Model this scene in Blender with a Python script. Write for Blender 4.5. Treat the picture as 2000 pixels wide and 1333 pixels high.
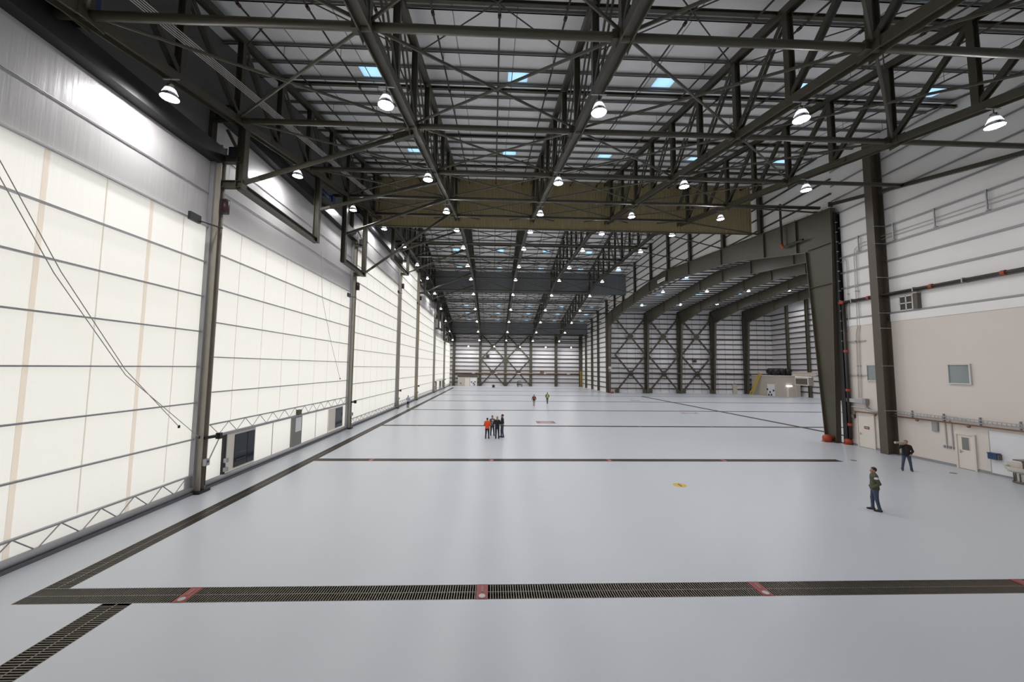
import bpy, math, random
import numpy as np
from mathutils import Vector, Matrix, Quaternion
random.seed(7)
SC = bpy.context.scene
for o in list(bpy.data.objects):
    bpy.data.objects.remove(o, do_unlink=True)
COL = SC.collection

# ------------------------------------------------------------------ camera
cam = bpy.data.cameras.new('camera')
cam.sensor_fit = 'HORIZONTAL'; cam.sensor_width = 36.0
cam.lens = 740.0 / 2000.0 * 36.0
cam.shift_x = (1000 - 989.29) / 2000.0
cam.shift_y = (663.27 - 666.5) / 2000.0
cam.clip_start = 0.05; cam.clip_end = 600
camo = bpy.data.objects.new('camera', cam); COL.objects.link(camo)
pi_, ya_, ro_ = 0.0748663, 0.03548, 0.0101619
fw = Vector((math.sin(ya_)*math.cos(pi_), math.cos(ya_)*math.cos(pi_), math.sin(pi_)))
r0 = Vector((math.cos(ya_), -math.sin(ya_), 0)); u0 = r0.cross(fw)
rr = r0*math.cos(ro_) + u0*math.sin(ro_); uu = -r0*math.sin(ro_) + u0*math.cos(ro_)
M = Matrix(((rr.x, uu.x, -fw.x, 0), (rr.y, uu.y, -fw.y, 0), (rr.z, uu.z, -fw.z, 5.8), (0, 0, 0, 1)))
camo.matrix_world = M
SC.camera = camo

# ------------------------------------------------------------------ daylight outside, exposure
W = bpy.data.worlds.new('overcast_sky'); SC.world = W; W.use_nodes = True
bg = W.node_tree.nodes['Background']
bg.inputs['Color'].default_value = (0.86, 0.94, 1.0, 1)
bg.inputs['Strength'].default_value = 2.6
LAMP_STRENGTH = 325.0
SC.view_settings.view_transform = 'Standard'
SC.view_settings.look = 'None'
SC.view_settings.gamma = 1.0
SC.view_settings.use_curve_mapping = False
SC.view_settings.exposure = 0.0

# ------------------------------------------------------------------ materials
MATS = {}
def mat(name, col, rough=0.6, metal=0.0, noise=0.0, nscale=3.0, bump=0.0, bscale=8.0, spec=0.5, stretch=(1, 1, 1), rvar=0.0):
    m = bpy.data.materials.new(name); m.use_nodes = True
    nt = m.node_tree; b = nt.nodes['Principled BSDF']
    b.inputs['Base Color'].default_value = (*col, 1)
    b.inputs['Roughness'].default_value = rough
    b.inputs['Metallic'].default_value = metal
    b.inputs['Specular IOR Level'].default_value = spec
    if noise or bump or rvar:
        tc = nt.nodes.new('ShaderNodeTexCoord'); mp = nt.nodes.new('ShaderNodeMapping')
        mp.inputs['Scale'].default_value = stretch
        nt.links.new(tc.outputs['Object'], mp.inputs['Vector'])
    if noise or rvar:
        n = nt.nodes.new('ShaderNodeTexNoise'); n.inputs['Scale'].default_value = nscale; n.inputs['Detail'].default_value = 4
        nt.links.new(mp.outputs['Vector'], n.inputs['Vector'])
        if noise:
            mx = nt.nodes.new('ShaderNodeMix'); mx.data_type = 'RGBA'
            mx.inputs[6].default_value = (*[c*(1-noise) for c in col], 1)
            mx.inputs[7].default_value = (*[min(1, c*(1+noise)) for c in col], 1)
            nt.links.new(n.outputs['Fac'], mx.inputs[0]); nt.links.new(mx.outputs[2], b.inputs['Base Color'])
        if rvar:
            mr = nt.nodes.new('ShaderNodeMapRange')
            mr.inputs['To Min'].default_value = rough-rvar; mr.inputs['To Max'].default_value = rough+rvar
            nt.links.new(n.outputs['Fac'], mr.inputs['Value']); nt.links.new(mr.outputs['Result'], b.inputs['Roughness'])
    if bump:
        n2 = nt.nodes.new('ShaderNodeTexNoise'); n2.inputs['Scale'].default_value = bscale; n2.inputs['Detail'].default_value = 3
        nt.links.new(mp.outputs['Vector'], n2.inputs['Vector'])
        bp = nt.nodes.new('ShaderNodeBump'); bp.inputs['Strength'].default_value = bump
        nt.links.new(n2.outputs['Fac'], bp.inputs['Height']); nt.links.new(bp.outputs['Normal'], b.inputs['Normal'])
    MATS[name] = m
    return m
def emis(name, col, s, base=(0.8, 0.8, 0.8)):
    m = mat(name, base, 0.3); b = m.node_tree.nodes['Principled BSDF']
    b.inputs['Emission Color'].default_value = (*col, 1); b.inputs['Emission Strength'].default_value = s
    return m
def fabric(name, trans, refl, wr=0.12):
    m = bpy.data.materials.new(name); m.use_nodes = True; nt = m.node_tree
    nt.nodes.remove(nt.nodes['Principled BSDF'])
    out = nt.nodes['Material Output']
    t = nt.nodes.new('ShaderNodeBsdfTranslucent'); t.inputs['Color'].default_value = (*trans, 1)
    d = nt.nodes.new('ShaderNodeBsdfDiffuse'); d.inputs['Color'].default_value = (*refl, 1)
    g = nt.nodes.new('ShaderNodeBsdfGlossy'); g.inputs['Roughness'].default_value = 0.35; g.inputs['Color'].default_value = (0.05, 0.05, 0.05, 1)
    a = nt.nodes.new('ShaderNodeAddShader'); a2 = nt.nodes.new('ShaderNodeAddShader')
    tc = nt.nodes.new('ShaderNodeTexCoord'); mp = nt.nodes.new('ShaderNodeMapping')
    mp.inputs['Scale'].default_value = (1, 2.2, 0.12)
    nt.links.new(tc.outputs['Object'], mp.inputs['Vector'])
    n = nt.nodes.new('ShaderNodeTexNoise'); n.inputs['Scale'].default_value = 2.5; n.inputs['Detail'].default_value = 4
    nt.links.new(mp.outputs['Vector'], n.inputs['Vector'])
    bp = nt.nodes.new('ShaderNodeBump'); bp.inputs['Strength'].default_value = wr; bp.inputs['Distance'].default_value = 0.15
    nt.links.new(n.outputs['Fac'], bp.inputs['Height'])
    nt.links.new(bp.outputs['Normal'], d.inputs['Normal']); nt.links.new(bp.outputs['Normal'], g.inputs['Normal'])
    nt.links.new(t.outputs[0], a.inputs[0]); nt.links.new(d.outputs[0], a.inputs[1])
    nt.links.new(a.outputs[0], a2.inputs[0]); nt.links.new(g.outputs[0], a2.inputs[1])
    nt.links.new(a2.outputs[0], out.inputs['Surface'])
    MATS[name] = m
    return m

mat('steel', (0.060, 0.053, 0.034), 0.45, 0, 0.18, 1.5)
mat('steel_far', (0.060, 0.053, 0.036), 0.5, 0, 0.15, 1.0)
mat('steel_brown', (0.088, 0.070, 0.052), 0.4, 0, 0.15, 2)
mat('purlin', (0.24, 0.24, 0.23), 0.5, 0.2, 0.1, 2)
mat('insulation', (0.87, 0.86, 0.85), 0.38, 0, 0.05, 1.2, 0.35, 1.6)
mat('wall_white', (0.84, 0.82, 0.80), 0.45, 0, 0.04, 0.6, 0.15, 2.0)
mat('wall_far', (0.72, 0.70, 0.72), 0.5, 0, 0.06, 0.4)
mat('girt_light', (0.30, 0.30, 0.31), 0.45, 0.3, 0.1, 2)
mat('girt_dark', (0.05, 0.045, 0.038), 0.5, 0, 0.1, 2)
mat('beige', (0.70, 0.63, 0.575), 0.6, 0, 0.03, 0.8)
mat('door_beige', (0.74, 0.68, 0.61), 0.5, 0, 0.02, 2)
mat('floor', (0.525, 0.555, 0.60), 0.31, 0, 0.035, 0.35, 0.02, 0.8, 0.45, (1, 1, 1), 0.05)
mat('trench', (0.012, 0.011, 0.010), 0.9)
mat('grate', (0.16, 0.142, 0.12), 0.33, 0.7, 0.25, 5)
mat('red_paint', (0.25, 0.042, 0.038), 0.5, 0, 0.12, 5)
mat('red_faded', (0.27, 0.115, 0.12), 0.5, 0, 0.1, 5)
mat('sign_pale', (0.50, 0.42, 0.44), 0.6)
mat('yellow_paint', (0.62, 0.40, 0.03), 0.5, 0, 0.1, 8)
mat('yellow_steel', (0.55, 0.37, 0.02), 0.5, 0, 0.1, 8)
fabric('door_fabric', (0.297, 0.263, 0.223), (0.42, 0.41, 0.41))
fabric('seam_fabric', (0.86, 0.84, 0.80), (0.0, 0.0, 0.0), 0.1)
fabric('shadow_band_fabric', (0.90, 0.865, 0.83), (0.02, 0.02, 0.02), 0.1)  # darker tint painting the shadow of columns behind the fabric
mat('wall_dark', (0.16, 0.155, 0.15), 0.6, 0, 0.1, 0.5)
fabric('skylight_pane', (0.25, 0.40, 0.52), (0.10, 0.13, 0.16), 0.0)
mat('door_beam', (0.36, 0.36, 0.38), 0.45, 0.3)
mat('door_sill', (0.13, 0.125, 0.14), 0.5, 0.2)
mat('mullion', (0.34, 0.31, 0.26), 0.45, 0.1, 0.15, 3)
mat('mullion_tan', (0.36, 0.30, 0.20), 0.5, 0, 0.1, 3)
mat('black', (0.012, 0.012, 0.013), 0.5)
mat('dark_red', (0.04, 0.009, 0.008), 0.5)
mat('navy_glass', (0.008, 0.014, 0.022), 0.12)
mat('curtain_olive', (0.40, 0.33, 0.18), 0.6, 0, 0.06, 1)
mat('curtain_grey', (0.17, 0.18, 0.19), 0.6, 0, 0.05, 1)
mat('pipe_black', (0.035, 0.026, 0.022), 0.4)
mat('coupling_red', (0.34, 0.06, 0.025), 0.45)
mat('orange', (0.36, 0.05, 0.016), 0.45, 0, 0.12, 6)
mat('copper_pipe', (0.24, 0.13, 0.085), 0.45, 0.2)
mat('galvanised', (0.40, 0.40, 0.41), 0.4, 0.5, 0.08, 6)
mat('conduit', (0.52, 0.50, 0.49), 0.4, 0.4)
mat('white_paint', (0.74, 0.74, 0.76), 0.45, 0, 0.02, 2)
mat('fixture_white', (0.62, 0.58, 0.53), 0.35, 0, 0.03, 3)
mat('blue_plastic', (0.02, 0.05, 0.13), 0.35)
mat('blue_hoist', (0.012, 0.03, 0.13), 0.4)
mat('window_glass', (0.26, 0.30, 0.30), 0.06, 0, 0.1, 1.2)
mat('door_glass', (0.20, 0.20, 0.18), 0.25)
mat('window_frame', (0.60, 0.60, 0.58), 0.4)
mat('aluminium', (0.60, 0.60, 0.60), 0.25, 0.9)
mat('pipe_rust', (0.17, 0.095, 0.06), 0.5, 0, 0.12, 2)
mat('cream', (0.50, 0.445, 0.385), 0.6, 0, 0.05, 1)
mat('rope', (0.38, 0.36, 0.33), 0.8)
emis('lamp_lens', (1.0, 0.985, 0.985), LAMP_STRENGTH)
emis('lamp_refractor', (0.96, 0.97, 1.0), 0.9, (0.7, 0.7, 0.72))
emis('tube_light', (1.0, 0.97, 0.9), 4.0)

# ------------------------------------------------------------------ mesh helpers
ORG = {}
def link(o, parent, origin):
    COL.objects.link(o)
    origin = Vector(origin); ORG[o.name] = origin
    if parent is not None:
        o.parent = parent; o.location = origin - ORG[parent.name]
    else:
        o.location = origin
def tag(o, label=None, cat=None, group=None, kind=None):
    if label: o['label'] = label
    if cat: o['category'] = cat
    if group: o['group'] = group
    if kind: o['kind'] = kind
    return o
def thing(name, loc, label=None, cat=None, group=None, kind=None):
    o = bpy.data.objects.new(name, None); o.empty_display_size = 0.2
    link(o, None, loc)
    return tag(o, label, cat, group, kind)
class MB:
    def __init__(s): s.v = []; s.f = []; s.mi = []
    def quad(s, a, b, c, d, mi=0):
        n = len(s.v); s.v += [tuple(a), tuple(b), tuple(c), tuple(d)]; s.f.append((n, n+1, n+2, n+3)); s.mi.append(mi)
        return s
    def box(s, x0, x1, y0, y1, z0, z1, mi=0):
        n = len(s.v)
        s.v += [(x0,y0,z0),(x1,y0,z0),(x1,y1,z0),(x0,y1,z0),(x0,y0,z1),(x1,y0,z1),(x1,y1,z1),(x0,y1,z1)]
        for q in ((0,3,2,1),(4,5,6,7),(0,1,5,4),(1,2,6,5),(2,3,7,6),(3,0,4,7)):
            s.f.append(tuple(n+i for i in q)); s.mi.append(mi)
        return s
    def frame(s, p, q, side=None):
        d = (Vector(q)-Vector(p)); L = d.length; d = d/L
        if side is None:
            side = Vector((1, 0, 0)) if abs(d.x) < 0.9 else Vector((0, 1, 0))
        a = Vector(side); a = (a - d*a.dot(d)).normalized(); b = d.cross(a)
        return d, a, b
    def bar(s, p, q, w, h, side=None, oa=0, ob=0, mi=0):
        """rectangular bar, w along 'side', h perpendicular, optional offsets"""
        d, a, b = s.frame(p, q, side)
        p = Vector(p)+a*oa+b*ob; q = Vector(q)+a*oa+b*ob
        n = len(s.v)
        for c in (p, q):
            for (i, j) in ((-1,-1),(1,-1),(1,1),(-1,1)):
                s.v.append(tuple(c + a*(w/2*i) + b*(h/2*j)))
        for k in range(4):
            s.f.append((n+k, n+(k+1)%4, n+4+(k+1)%4, n+4+k)); s.mi.append(mi)
        s.f.append((n+3,n+2,n+1,n)); s.f.append((n+4,n+5,n+6,n+7)); s.mi += [mi, mi]
        return s
    def hbeam(s, p, q, w, h, t=0.03, side=None):
        """I section: flanges are plates of size h placed at +-w/2 along 'side', web joins them"""
        s.bar(p, q, t, h, side, w/2-t/2, 0); s.bar(p, q, t, h, side, -w/2+t/2, 0); s.bar(p, q, w-2*t, t, side)
        return s
    def tube(s, p, q, r, n=8, r2=None, caps=True, mi=0):
        d, a, b = s.frame(p, q); p = Vector(p); q = Vector(q); r2 = r if r2 is None else r2
        k0 = len(s.v)
        for c, rad in ((p, r), (q, r2)):
            for k in range(n):
                t = 2*math.pi*k/n; s.v.append(tuple(c + a*(rad*math.cos(t)) + b*(rad*math.sin(t))))
        for k in range(n):
            s.f.append((k0+k, k0+(k+1)%n, k0+n+(k+1)%n, k0+n+k)); s.mi.append(mi)
        if caps:
            s.f.append(tuple(k0+n-1-k for k in range(n))); s.f.append(tuple(k0+n+k for k in range(n))); s.mi += [mi, mi]
        return s
    def path(s, pts, r, n=8):
        for a, b in zip(pts[:-1], pts[1:]):
            s.tube(a, b, r, n)
        return s
    def lathe(s, prof, c, n=16, axis='z', mi=0):
        k0 = len(s.v); c = Vector(c)
        for (r, z) in prof:
            for k in range(n):
                t = 2*math.pi*k/n
                v = Vector((r*math.cos(t), r*math.sin(t), z))
                if axis == 'x': v = Vector((v.z, v.x, v.y))
                if axis == 'y': v = Vector((v.y, v.z, v.x))
                s.v.append(tuple(c+v))
        for j in range(len(prof)-1):
            for k in range(n):
                s.f.append((k0+j*n+k, k0+j*n+(k+1)%n, k0+(j+1)*n+(k+1)%n, k0+(j+1)*n+k)); s.mi.append(mi)
        return s
    def prism_x(s, poly, x0, x1, mi=0):
        """polygon in (y,z) extruded along x"""
        n = len(poly); k0 = len(s.v)
        for x in (x0, x1):
            for (y, z) in poly: s.v.append((x, y, z))
        s.f.append(tuple(k0+i for i in range(n))); s.f.append(tuple(k0+2*n-1-i for i in range(n))); s.mi += [mi, mi]
        for i in range(n):
            j = (i+1) % n; s.f.append((k0+j, k0+i, k0+n+i, k0+n+j)); s.mi.append(mi)
        return s
    def build(s, name, m, parent=None, origin=None, smooth=False):
        if origin is None:
            origin = ORG[parent.name] if parent is not None else Vector((0, 0, 0))
        me = bpy.data.meshes.new(name)
        o3 = Vector(origin)
        me.from_pydata([tuple(Vector(v)-o3) for v in s.v], [], s.f)
        ms = m if isinstance(m, (list, tuple)) else [m]
        for q in ms: me.materials.append(MATS[q])
        if len(ms) > 1: me.polygons.foreach_set('material_index', s.mi)
        if smooth: me.polygons.foreach_set('use_smooth', [True]*len(me.polygons))
        me.update()
        o = bpy.data.objects.new(name, me); link(o, parent, origin)
        return o
def share(name, me, parent, origin):
    o = bpy.data.objects.new(name, me); link(o, parent, origin); return o
def box(name, m, parent, x0, x1, y0, y1, z0, z1):
    return MB().box(x0, x1, y0, y1, z0, z1).build(name, m, parent)
def copy_tree(o, loc, parent=None):
    c = o.copy(); COL.objects.link(c); c.parent = parent
    c.location = loc if parent is None else o.location
    for ch in o.children: copy_tree(ch, None, c)
    return c
ORD = ['first', 'second', 'third', 'fourth', 'fifth', 'sixth', 'seventh', 'eighth', 'ninth', 'tenth', 'eleventh', 'twelfth', 'thirteenth', 'fourteenth', 'fifteenth', 'sixteenth', 'seventeenth', 'eighteenth', 'nineteenth', 'twentieth']

# ------------------------------------------------------------------ the place in metres (x right, y away from the viewer)
XL, XR = -13.6, 28.6            # hangar door wall, right wall
Y0, Y1 = -2.5, 121.0            # end walls of the main hall
AX, AY0, AY1 = 69.5, 30.2, 92.0 # side hall
YC = 59.5                       # ridge
def zb(y):                      # bottom chord of the main trusses
    d = abs(y-YC); return 22.85 if d < 13.2 else 22.85 - 0.19*(d-13.2)
def zt(y): return 20.75 + 0.197*(45.5-abs(y-YC))    # top chord
def zr(y): return zt(y) + 0.62  # underside of the roof sheet
TX = [-12.3, -4.0, 4.0, 12.1, 20.15]
PAN = 3.35
NODES = [0.95 + PAN*k for k in range(36)]           # panel points 0.95 .. 118.2
STRUTS = NODES[1::2]
DOORS = [(-2.2, 18.2, 15.5, 12.3), (18.2, 36.2, 17.8, 12.8), (36.2, 54.0, 20.6, 17.2), (54.0, 67.3, 22.6, 22.3), (67.3, 87.0, 20.7, 17.0), (87.0, 105.0, 17.9, 13.2), (105.0, 121.0, 15.2, 13.1)]

# ------------------------------------------------------------------ floor with its trench drains cut in
drains = []   # x0,x1,y0,y1
CD = [10.3 + 14.05*k for k in range(8)]
for k, y in enumerate(CD):
    drains.append((-11.5 if k in (0, 7) else -10.84, 22.6 if k < 2 else (31.45 if k < 5 else (66.0 if k == 5 else 27.0)), y-0.33, y+0.33, 'x'))
drains.append((-11.5, -10.84, CD[0]+0.33, CD[7]-0.33, 'y'))
drains.append((-9.37, -8.66, Y0, CD[0]-0.33, 'y'))
drains.append((31.45, 32.11, 33.2, CD[5]-0.33, 'y'))
for k in (2, 3, 4): drains.append((32.11, 66.0, CD[k]-.33, CD[k]+.33, 'x'))
def in_drain(x, y):
    for d in drains:
        if d[0] < x < d[1] and d[2] < y < d[3]: return True
    return False
xs = sorted(set([-14.6, AX+0.3, XR+0.3] + [d[0] for d in drains] + [d[1] for d in drains]))
ys = sorted(set([Y0-0.3, Y1+0.3, AY0-0.3, AY1+0.3] + [d[2] for d in drains] + [d[3] for d in drains]))
mb = MB()
for i in range(len(xs)-1):
    for j in range(len(ys)-1):
        cx, cy = (xs[i]+xs[i+1])/2, (ys[j]+ys[j+1])/2
        if in_drain(cx, cy): continue
        if cx > XR+0.3 and (cy < AY0-0.3 or cy > AY1+0.3): continue
        mb.quad((xs[i], ys[j], 0), (xs[i+1], ys[j], 0), (xs[i+1], ys[j+1], 0), (xs[i], ys[j+1], 0))
floor = tag(mb.build('floor', 'floor'), 'glossy pale grey coated hangar floor', None, None, 'structure')
mb = MB()
mb.box(-14.6, AX+0.3, Y0-0.3, Y1+0.3, -0.6, -0.45)
mb.build('floor_slab', 'trench', floor)

cov_me = None
def drain(i, d, label):
    x0, x1, y0, y1, ax = d
    root = thing('trench_drain', ((x0+x1)/2, (y0+y1)/2, 0), label, 'drain', 'grated trench drains in the floor')
    ch = MB()
    if ax == 'x':
        ch.quad((x0,y0,-.3),(x1,y0,-.3),(x1,y1,-.3),(x0,y1,-.3)); ch.quad((x0,y0,0),(x1,y0,0),(x1,y0,-.3),(x0,y0,-.3)); ch.quad((x0,y1,-.3),(x1,y1,-.3),(x1,y1,0),(x0,y1,0))
        ch.quad((x0,y0,-.3),(x0,y1,-.3),(x0,y1,0),(x0,y0,0)); ch.quad((x1,y0,-.3),(x1,y0,0),(x1,y1,0),(x1,y1,-.3))
    else:
        ch.quad((x0,y0,-.3),(x1,y0,-.3),(x1,y1,-.3),(x0,y1,-.3)); ch.quad((x0,y0,0),(x0,y0,-.3),(x0,y1,-.3),(x0,y1,0)); ch.quad((x1,y0,-.3),(x1,y0,0),(x1,y1,0),(x1,y1,-.3))
        ch.quad((x0,y0,-.3),(x0,y0,0),(x1,y0,0),(x1,y0,-.3)); ch.quad((x0,y1,-.3),(x1,y1,-.3),(x1,y1,0),(x0,y1,0))
    ch.build('channel', 'trench', root)
    g = MB(); pitch = 0.066; near = (y0+y1)/2 < 60
    if not near: pitch = 0.066*3
    w = 0.024 if near else 0.075
    covers = []
    if ax == 'x':
        if i == 0: covers = [-7.62, -0.2, 7.2, 14.75]
        elif i == 1: covers = [-7.45, 0, 7.46, 14.9]
        elif i < 4: covers = [-7.45, 0, 7.46, 14.9, 22.3]
        n = int((x1-x0)/pitch)
        for k in range(n):
            x = x0 + (k+.5)*pitch
            if any(abs(x-c) < 0.16 for c in covers): continue
            g.box(x-w/2, x+w/2, y0+.01, y1-.01, -.045, -.002)
        g.box(x0, x1, (y0+y1)/2-.012, (y0+y1)/2+.012, -.04, -.001)
        g.box(x0, x1, y0, y0+.02, -.05, 0.001); g.box(x0, x1, y1-.02, y1, -.05, 0.001)
    else:
        n = int((y1-y0)/pitch)
        for k in range(n):
            y = y0 + (k+.5)*pitch
            g.box(x0+.01, x1-.01, y-w/2, y+w/2, -.045, -.002)
        xm = (x0+x1)/2
        g.box(xm-.014, xm+.014, y0, y1, -.04, -.001)
        g.box(x0, x0+.02, y0, y1, -.05, 0.001); g.box(x1-.02, x1, y0, y1, -.05, 0.001)
    tag(g.build('grate_bars', 'grate', root), kind='stuff')
    for c in covers:
        ym = (y0+y1)/2
        cv = MB().box(c-.15, c+.15, y0+.004, y1-.004, -.03, 0.006).build('cover_plate', 'red_paint', root)
        tag(cv, 'red painted steel cover plate')
        MB().lathe([(0.085, 0), (0.085, 0.012), (0.0, 0.012)], (c, ym-.19, .001), 16).build('port_cap', 'galvanised', cv)
        MB().lathe([(0.125, 0), (0.125, 0.010), (0.09, 0.010), (0.09, 0)], (c, ym-.19, .001), 16).build('port_ring', 'red_paint', cv)
        MB().box(c-.03, c+.03, ym-.02, ym+.24, .001, .013).build('lift_handle', 'red_faded', cv)
dl = ['widest trench drain grate across the foreground floor with red cover plates', 'long trench drain grate crossing the floor before the group of four people', 'thin dark trench drain just behind the group of four people']
for k in range(8):
    drain(k, drains[k], dl[k] if k < 3 else '%s trench drain line across the floor counted from the viewer' % ORD[k])
drain(8, drains[8], 'long trench drain running away beside the glowing hangar doors')
drain(9, drains[9], 'trench drain grate running to the bottom left corner of the floor')
drain(10, drains[10], 'slanting drain line running into the side hall at right')
for k in (11, 12, 13): drain(k, drains[k], '%s drain line across the side hall floor right of the slanting drain' % ORD[k-11])

# flat paint on the floor
def floor_sign(x0, x1, y0, y1, label):
    r = thing('floor_sign', ((x0+x1)/2, (y0+y1)/2, 0), label, 'floor marking', 'red floor signs')
    MB().box(x0, x1, y0, y1, 0.0, 0.004).build('paint_panel', 'red_faded', r)
    for k in range(3):
        yy = y0+(y1-y0)*(.25+.25*k); MB().box(x0+.4, x1-.4, yy-.1, yy+.1, 0.004, 0.006).build('text_band', 'sign_pale', r)
floor_sign(4.75, 6.75, 40.2, 41.9, 'faded red floor sign just behind the thin drain right of the group')
floor_sign(25.2, 27.4, 49.7, 50.7, 'faded red floor sign in the side hall nearer the big tapered column')
floor_sign(25.6, 27.2, 69.1, 70.2, 'faded red floor sign farthest away near the cross braced wall')
r = thing('floor_disc', (9.46, 19.2, 0), 'round yellow disc marking on the grey floor', 'floor marking')
MB().lathe([(0.33, 0), (0.33, 0.004), (0, 0.004)], (9.46, 19.2, 0), 28).build('paint_disc', 'yellow_paint', r)
MB().box(9.44, 9.5, 19.0, 19.4, 0.004, 0.006).build('paint_mark', 'trench', r)
for (x, y, l) in ((26.6, 21.4, 'small dark floor plate in front of the door with glass'), (23.6, 24.4, 'small dark floor plate beyond the end of the long drain')):
    r = thing('floor_plate', (x, y, 0), l, 'floor plate')
    MB().lathe([(0.16, 0), (0.16, 0.008), (0, 0.008)], (x, y, 0), 16).build('plate', 'grate', r)
    MB().box(x-.05, x+.05, y-.02, y+.02, 0.008, 0.014).build('latch', 'galvanised', r)
# ------------------------------------------------------------------ main roof
PUR = [15.66 + 1.47*k for k in range(-12, 72) if Y0+0.4 < 15.66+1.47*k < Y1-0.3]
def midp(y): return min([(a+b)/2 for a, b in zip(PUR[:-1], PUR[1:])], key=lambda q: abs(q-y))
SKY_Y = [midp(y) for y in (6.2, 13.5, 20.8, 32.8, 47.5, 71.5, 77.9, 99.9, 106.6, 112.4)]
SKY_X = [-7.2, 1.25, 9.9, 18.25, 26.4]
def sheet(xs, ys, holes, zf, name, m, parent=None):
    mb = MB()
    for i in range(len(xs)-1):
        for j in range(len(ys)-1):
            cx, cy = (xs[i]+xs[i+1])/2, (ys[j]+ys[j+1])/2
            if any(h[0] < cx < h[1] and h[2] < cy < h[3] for h in holes): continue
            mb.quad((xs[i], ys[j], zf(xs[i], ys[j])), (xs[i], ys[j+1], zf(xs[i], ys[j+1])), (xs[i+1], ys[j+1], zf(xs[i+1], ys[j+1])), (xs[i+1], ys[j], zf(xs[i+1], ys[j])))
    return mb.build(name, m, parent)
holes = [(x-.58, x+.58, y-.56, y+.56) for x in SKY_X for y in SKY_Y]
xs = sorted(set([-14.2, XR+.4] + [h[0] for h in holes] + [h[1] for h in holes]))
ys = sorted(set([Y0-.3, YC, Y1+.3] + [h[2] for h in holes] + [h[3] for h in holes]))
ceiling = tag(sheet(xs, ys, holes, lambda x, y: zr(y), 'ceiling', 'insulation'), 'white insulated sloping roof of the main hall', None, None, 'structure')
for h in holes:
    x0, x1, y0, y1 = h
    mb = MB(); z0, z1 = zr(y0), zr(y1)
    for (a, b) in (((x0,y0,z0),(x1,y0,z0)), ((x1,y0,z0),(x1,y1,z1)), ((x1,y1,z1),(x0,y1,z1)), ((x0,y1,z1),(x0,y0,z0))):
        a, b = Vector(a), Vector(b); up = Vector((0,0,.3)); mb.quad(a, b, b+up, a+up)
    s = mb.build('skylight', 'white_paint', ceiling)
    MB().quad((x0,y0,z0+.015),(x0,y1,z1+.015),(x1,y1,z1+.015),(x1,y0,z0+.015)).build('pane', 'skylight_pane', s)
me = MB().box(-.035, .035, -.035, .035, 0, 1)
for y in PUR:
    z = zr(y); mb = MB()
    mb.box(-13.9, XR+.2, y-.03, y+.03, z-.18, z-.002); mb.box(-13.9, XR+.2, y-.07, y+.03, z-.18, z-.16)
    mb.build('purlin', 'purlin', ceiling)
for y in NODES[2::2]:
    z = zt(y); mb = MB()
    mb.hbeam((TX[0], y+.35, z+.16), (XR, y+.35, z+.16), .17, .16, .03, (0, 0, 1)); mb.build('top_strut', 'steel', ceiling)
# thin joints of the insulation laid over the purlins
for x in [t+q for t in TX for q in (2.0, 4.9)]:
    mb = MB()
    for (a, b) in ((Y0, YC), (YC, Y1)):
        mb.bar((x, a, zr(a)-.012), (x, b, zr(b)-.012), .045, .02, (1, 0, 0))
    mb.build('insulation_joint', 'girt_light', ceiling)

# ------------------------------------------------------------------ walls of the main hall
def wall_poly(name, m, pts, label):
    mb = MB(); n = len(pts); mb.v = list(pts); mb.f = [tuple(range(n))]; mb.mi = [0]
    return tag(mb.build(name, m), label, None, None, 'structure')
wall_back = wall_poly('wall_back', 'wall_far', [(-14.2, Y1, 0), (XR+.3, Y1, 0), (XR+.3, Y1, zr(Y1)), (-14.2, Y1, zr(Y1))], 'far end wall of pale panels with dark girts')
wall_poly('wall_front', 'wall_far', [(-14.2, Y0, 0), (XR+.3, Y0, 0), (XR+.3, Y0, zr(Y0)), (-14.2, Y0, zr(Y0))], 'end wall behind the viewer')
wr = MB()
wr.quad((XR, Y0, 9.4), (XR, Y0, zr(Y0)), (XR, AY0, zr(AY0)), (XR, AY0, 9.4))
wall_right = tag(wr.build('wall_right', 'wall_white'), 'white panelled upper right wall beside the viewer', None, None, 'structure')
mb = MB(); mb.quad((XR-.06, Y0, 0), (XR-.06, Y0, 9.4), (XR-.06, AY0-.3, 9.4), (XR-.06, AY0-.3, 0)); mb.quad((XR-.06, Y0, 9.4), (XR+.02, Y0, 9.4), (XR+.02, AY0-.3, 9.4), (XR-.06, AY0-.3, 9.4))
mb.quad((XR-.06, AY0-.3, 0), (XR-.06, AY0-.3, 9.4), (XR+.3, AY0-.3, 9.4), (XR+.3, AY0-.3, 0))
wall_low = tag(mb.build('wall_right_lower', 'beige'), 'beige plastered lower right wall', None, None, 'structure')
tag(box('trim_1', 'wall_white', None, XR-.10, XR, Y0, AY0-.3, 9.38, 9.92), 'white capping strip over the beige wall', None, None, 'structure')
tag(box('baseboard_right', 'girt_light', None, XR-.09, XR-.05, Y0, AY0-.3, 0, .16), 'grey coved base of the beige wall', None, None, 'structure')
z = 10.03
while z < 24:
    ye = AY0
    mb = MB(); mb.box(XR-.09, XR, Y0, ye, z-.02, z+.03); mb.box(XR-.10, XR-.08, Y0, ye, z-.09, z+.03)
    y0c = Y0
    mb.build('girt', 'girt_light', wall_right)
    z += 1.27
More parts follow.
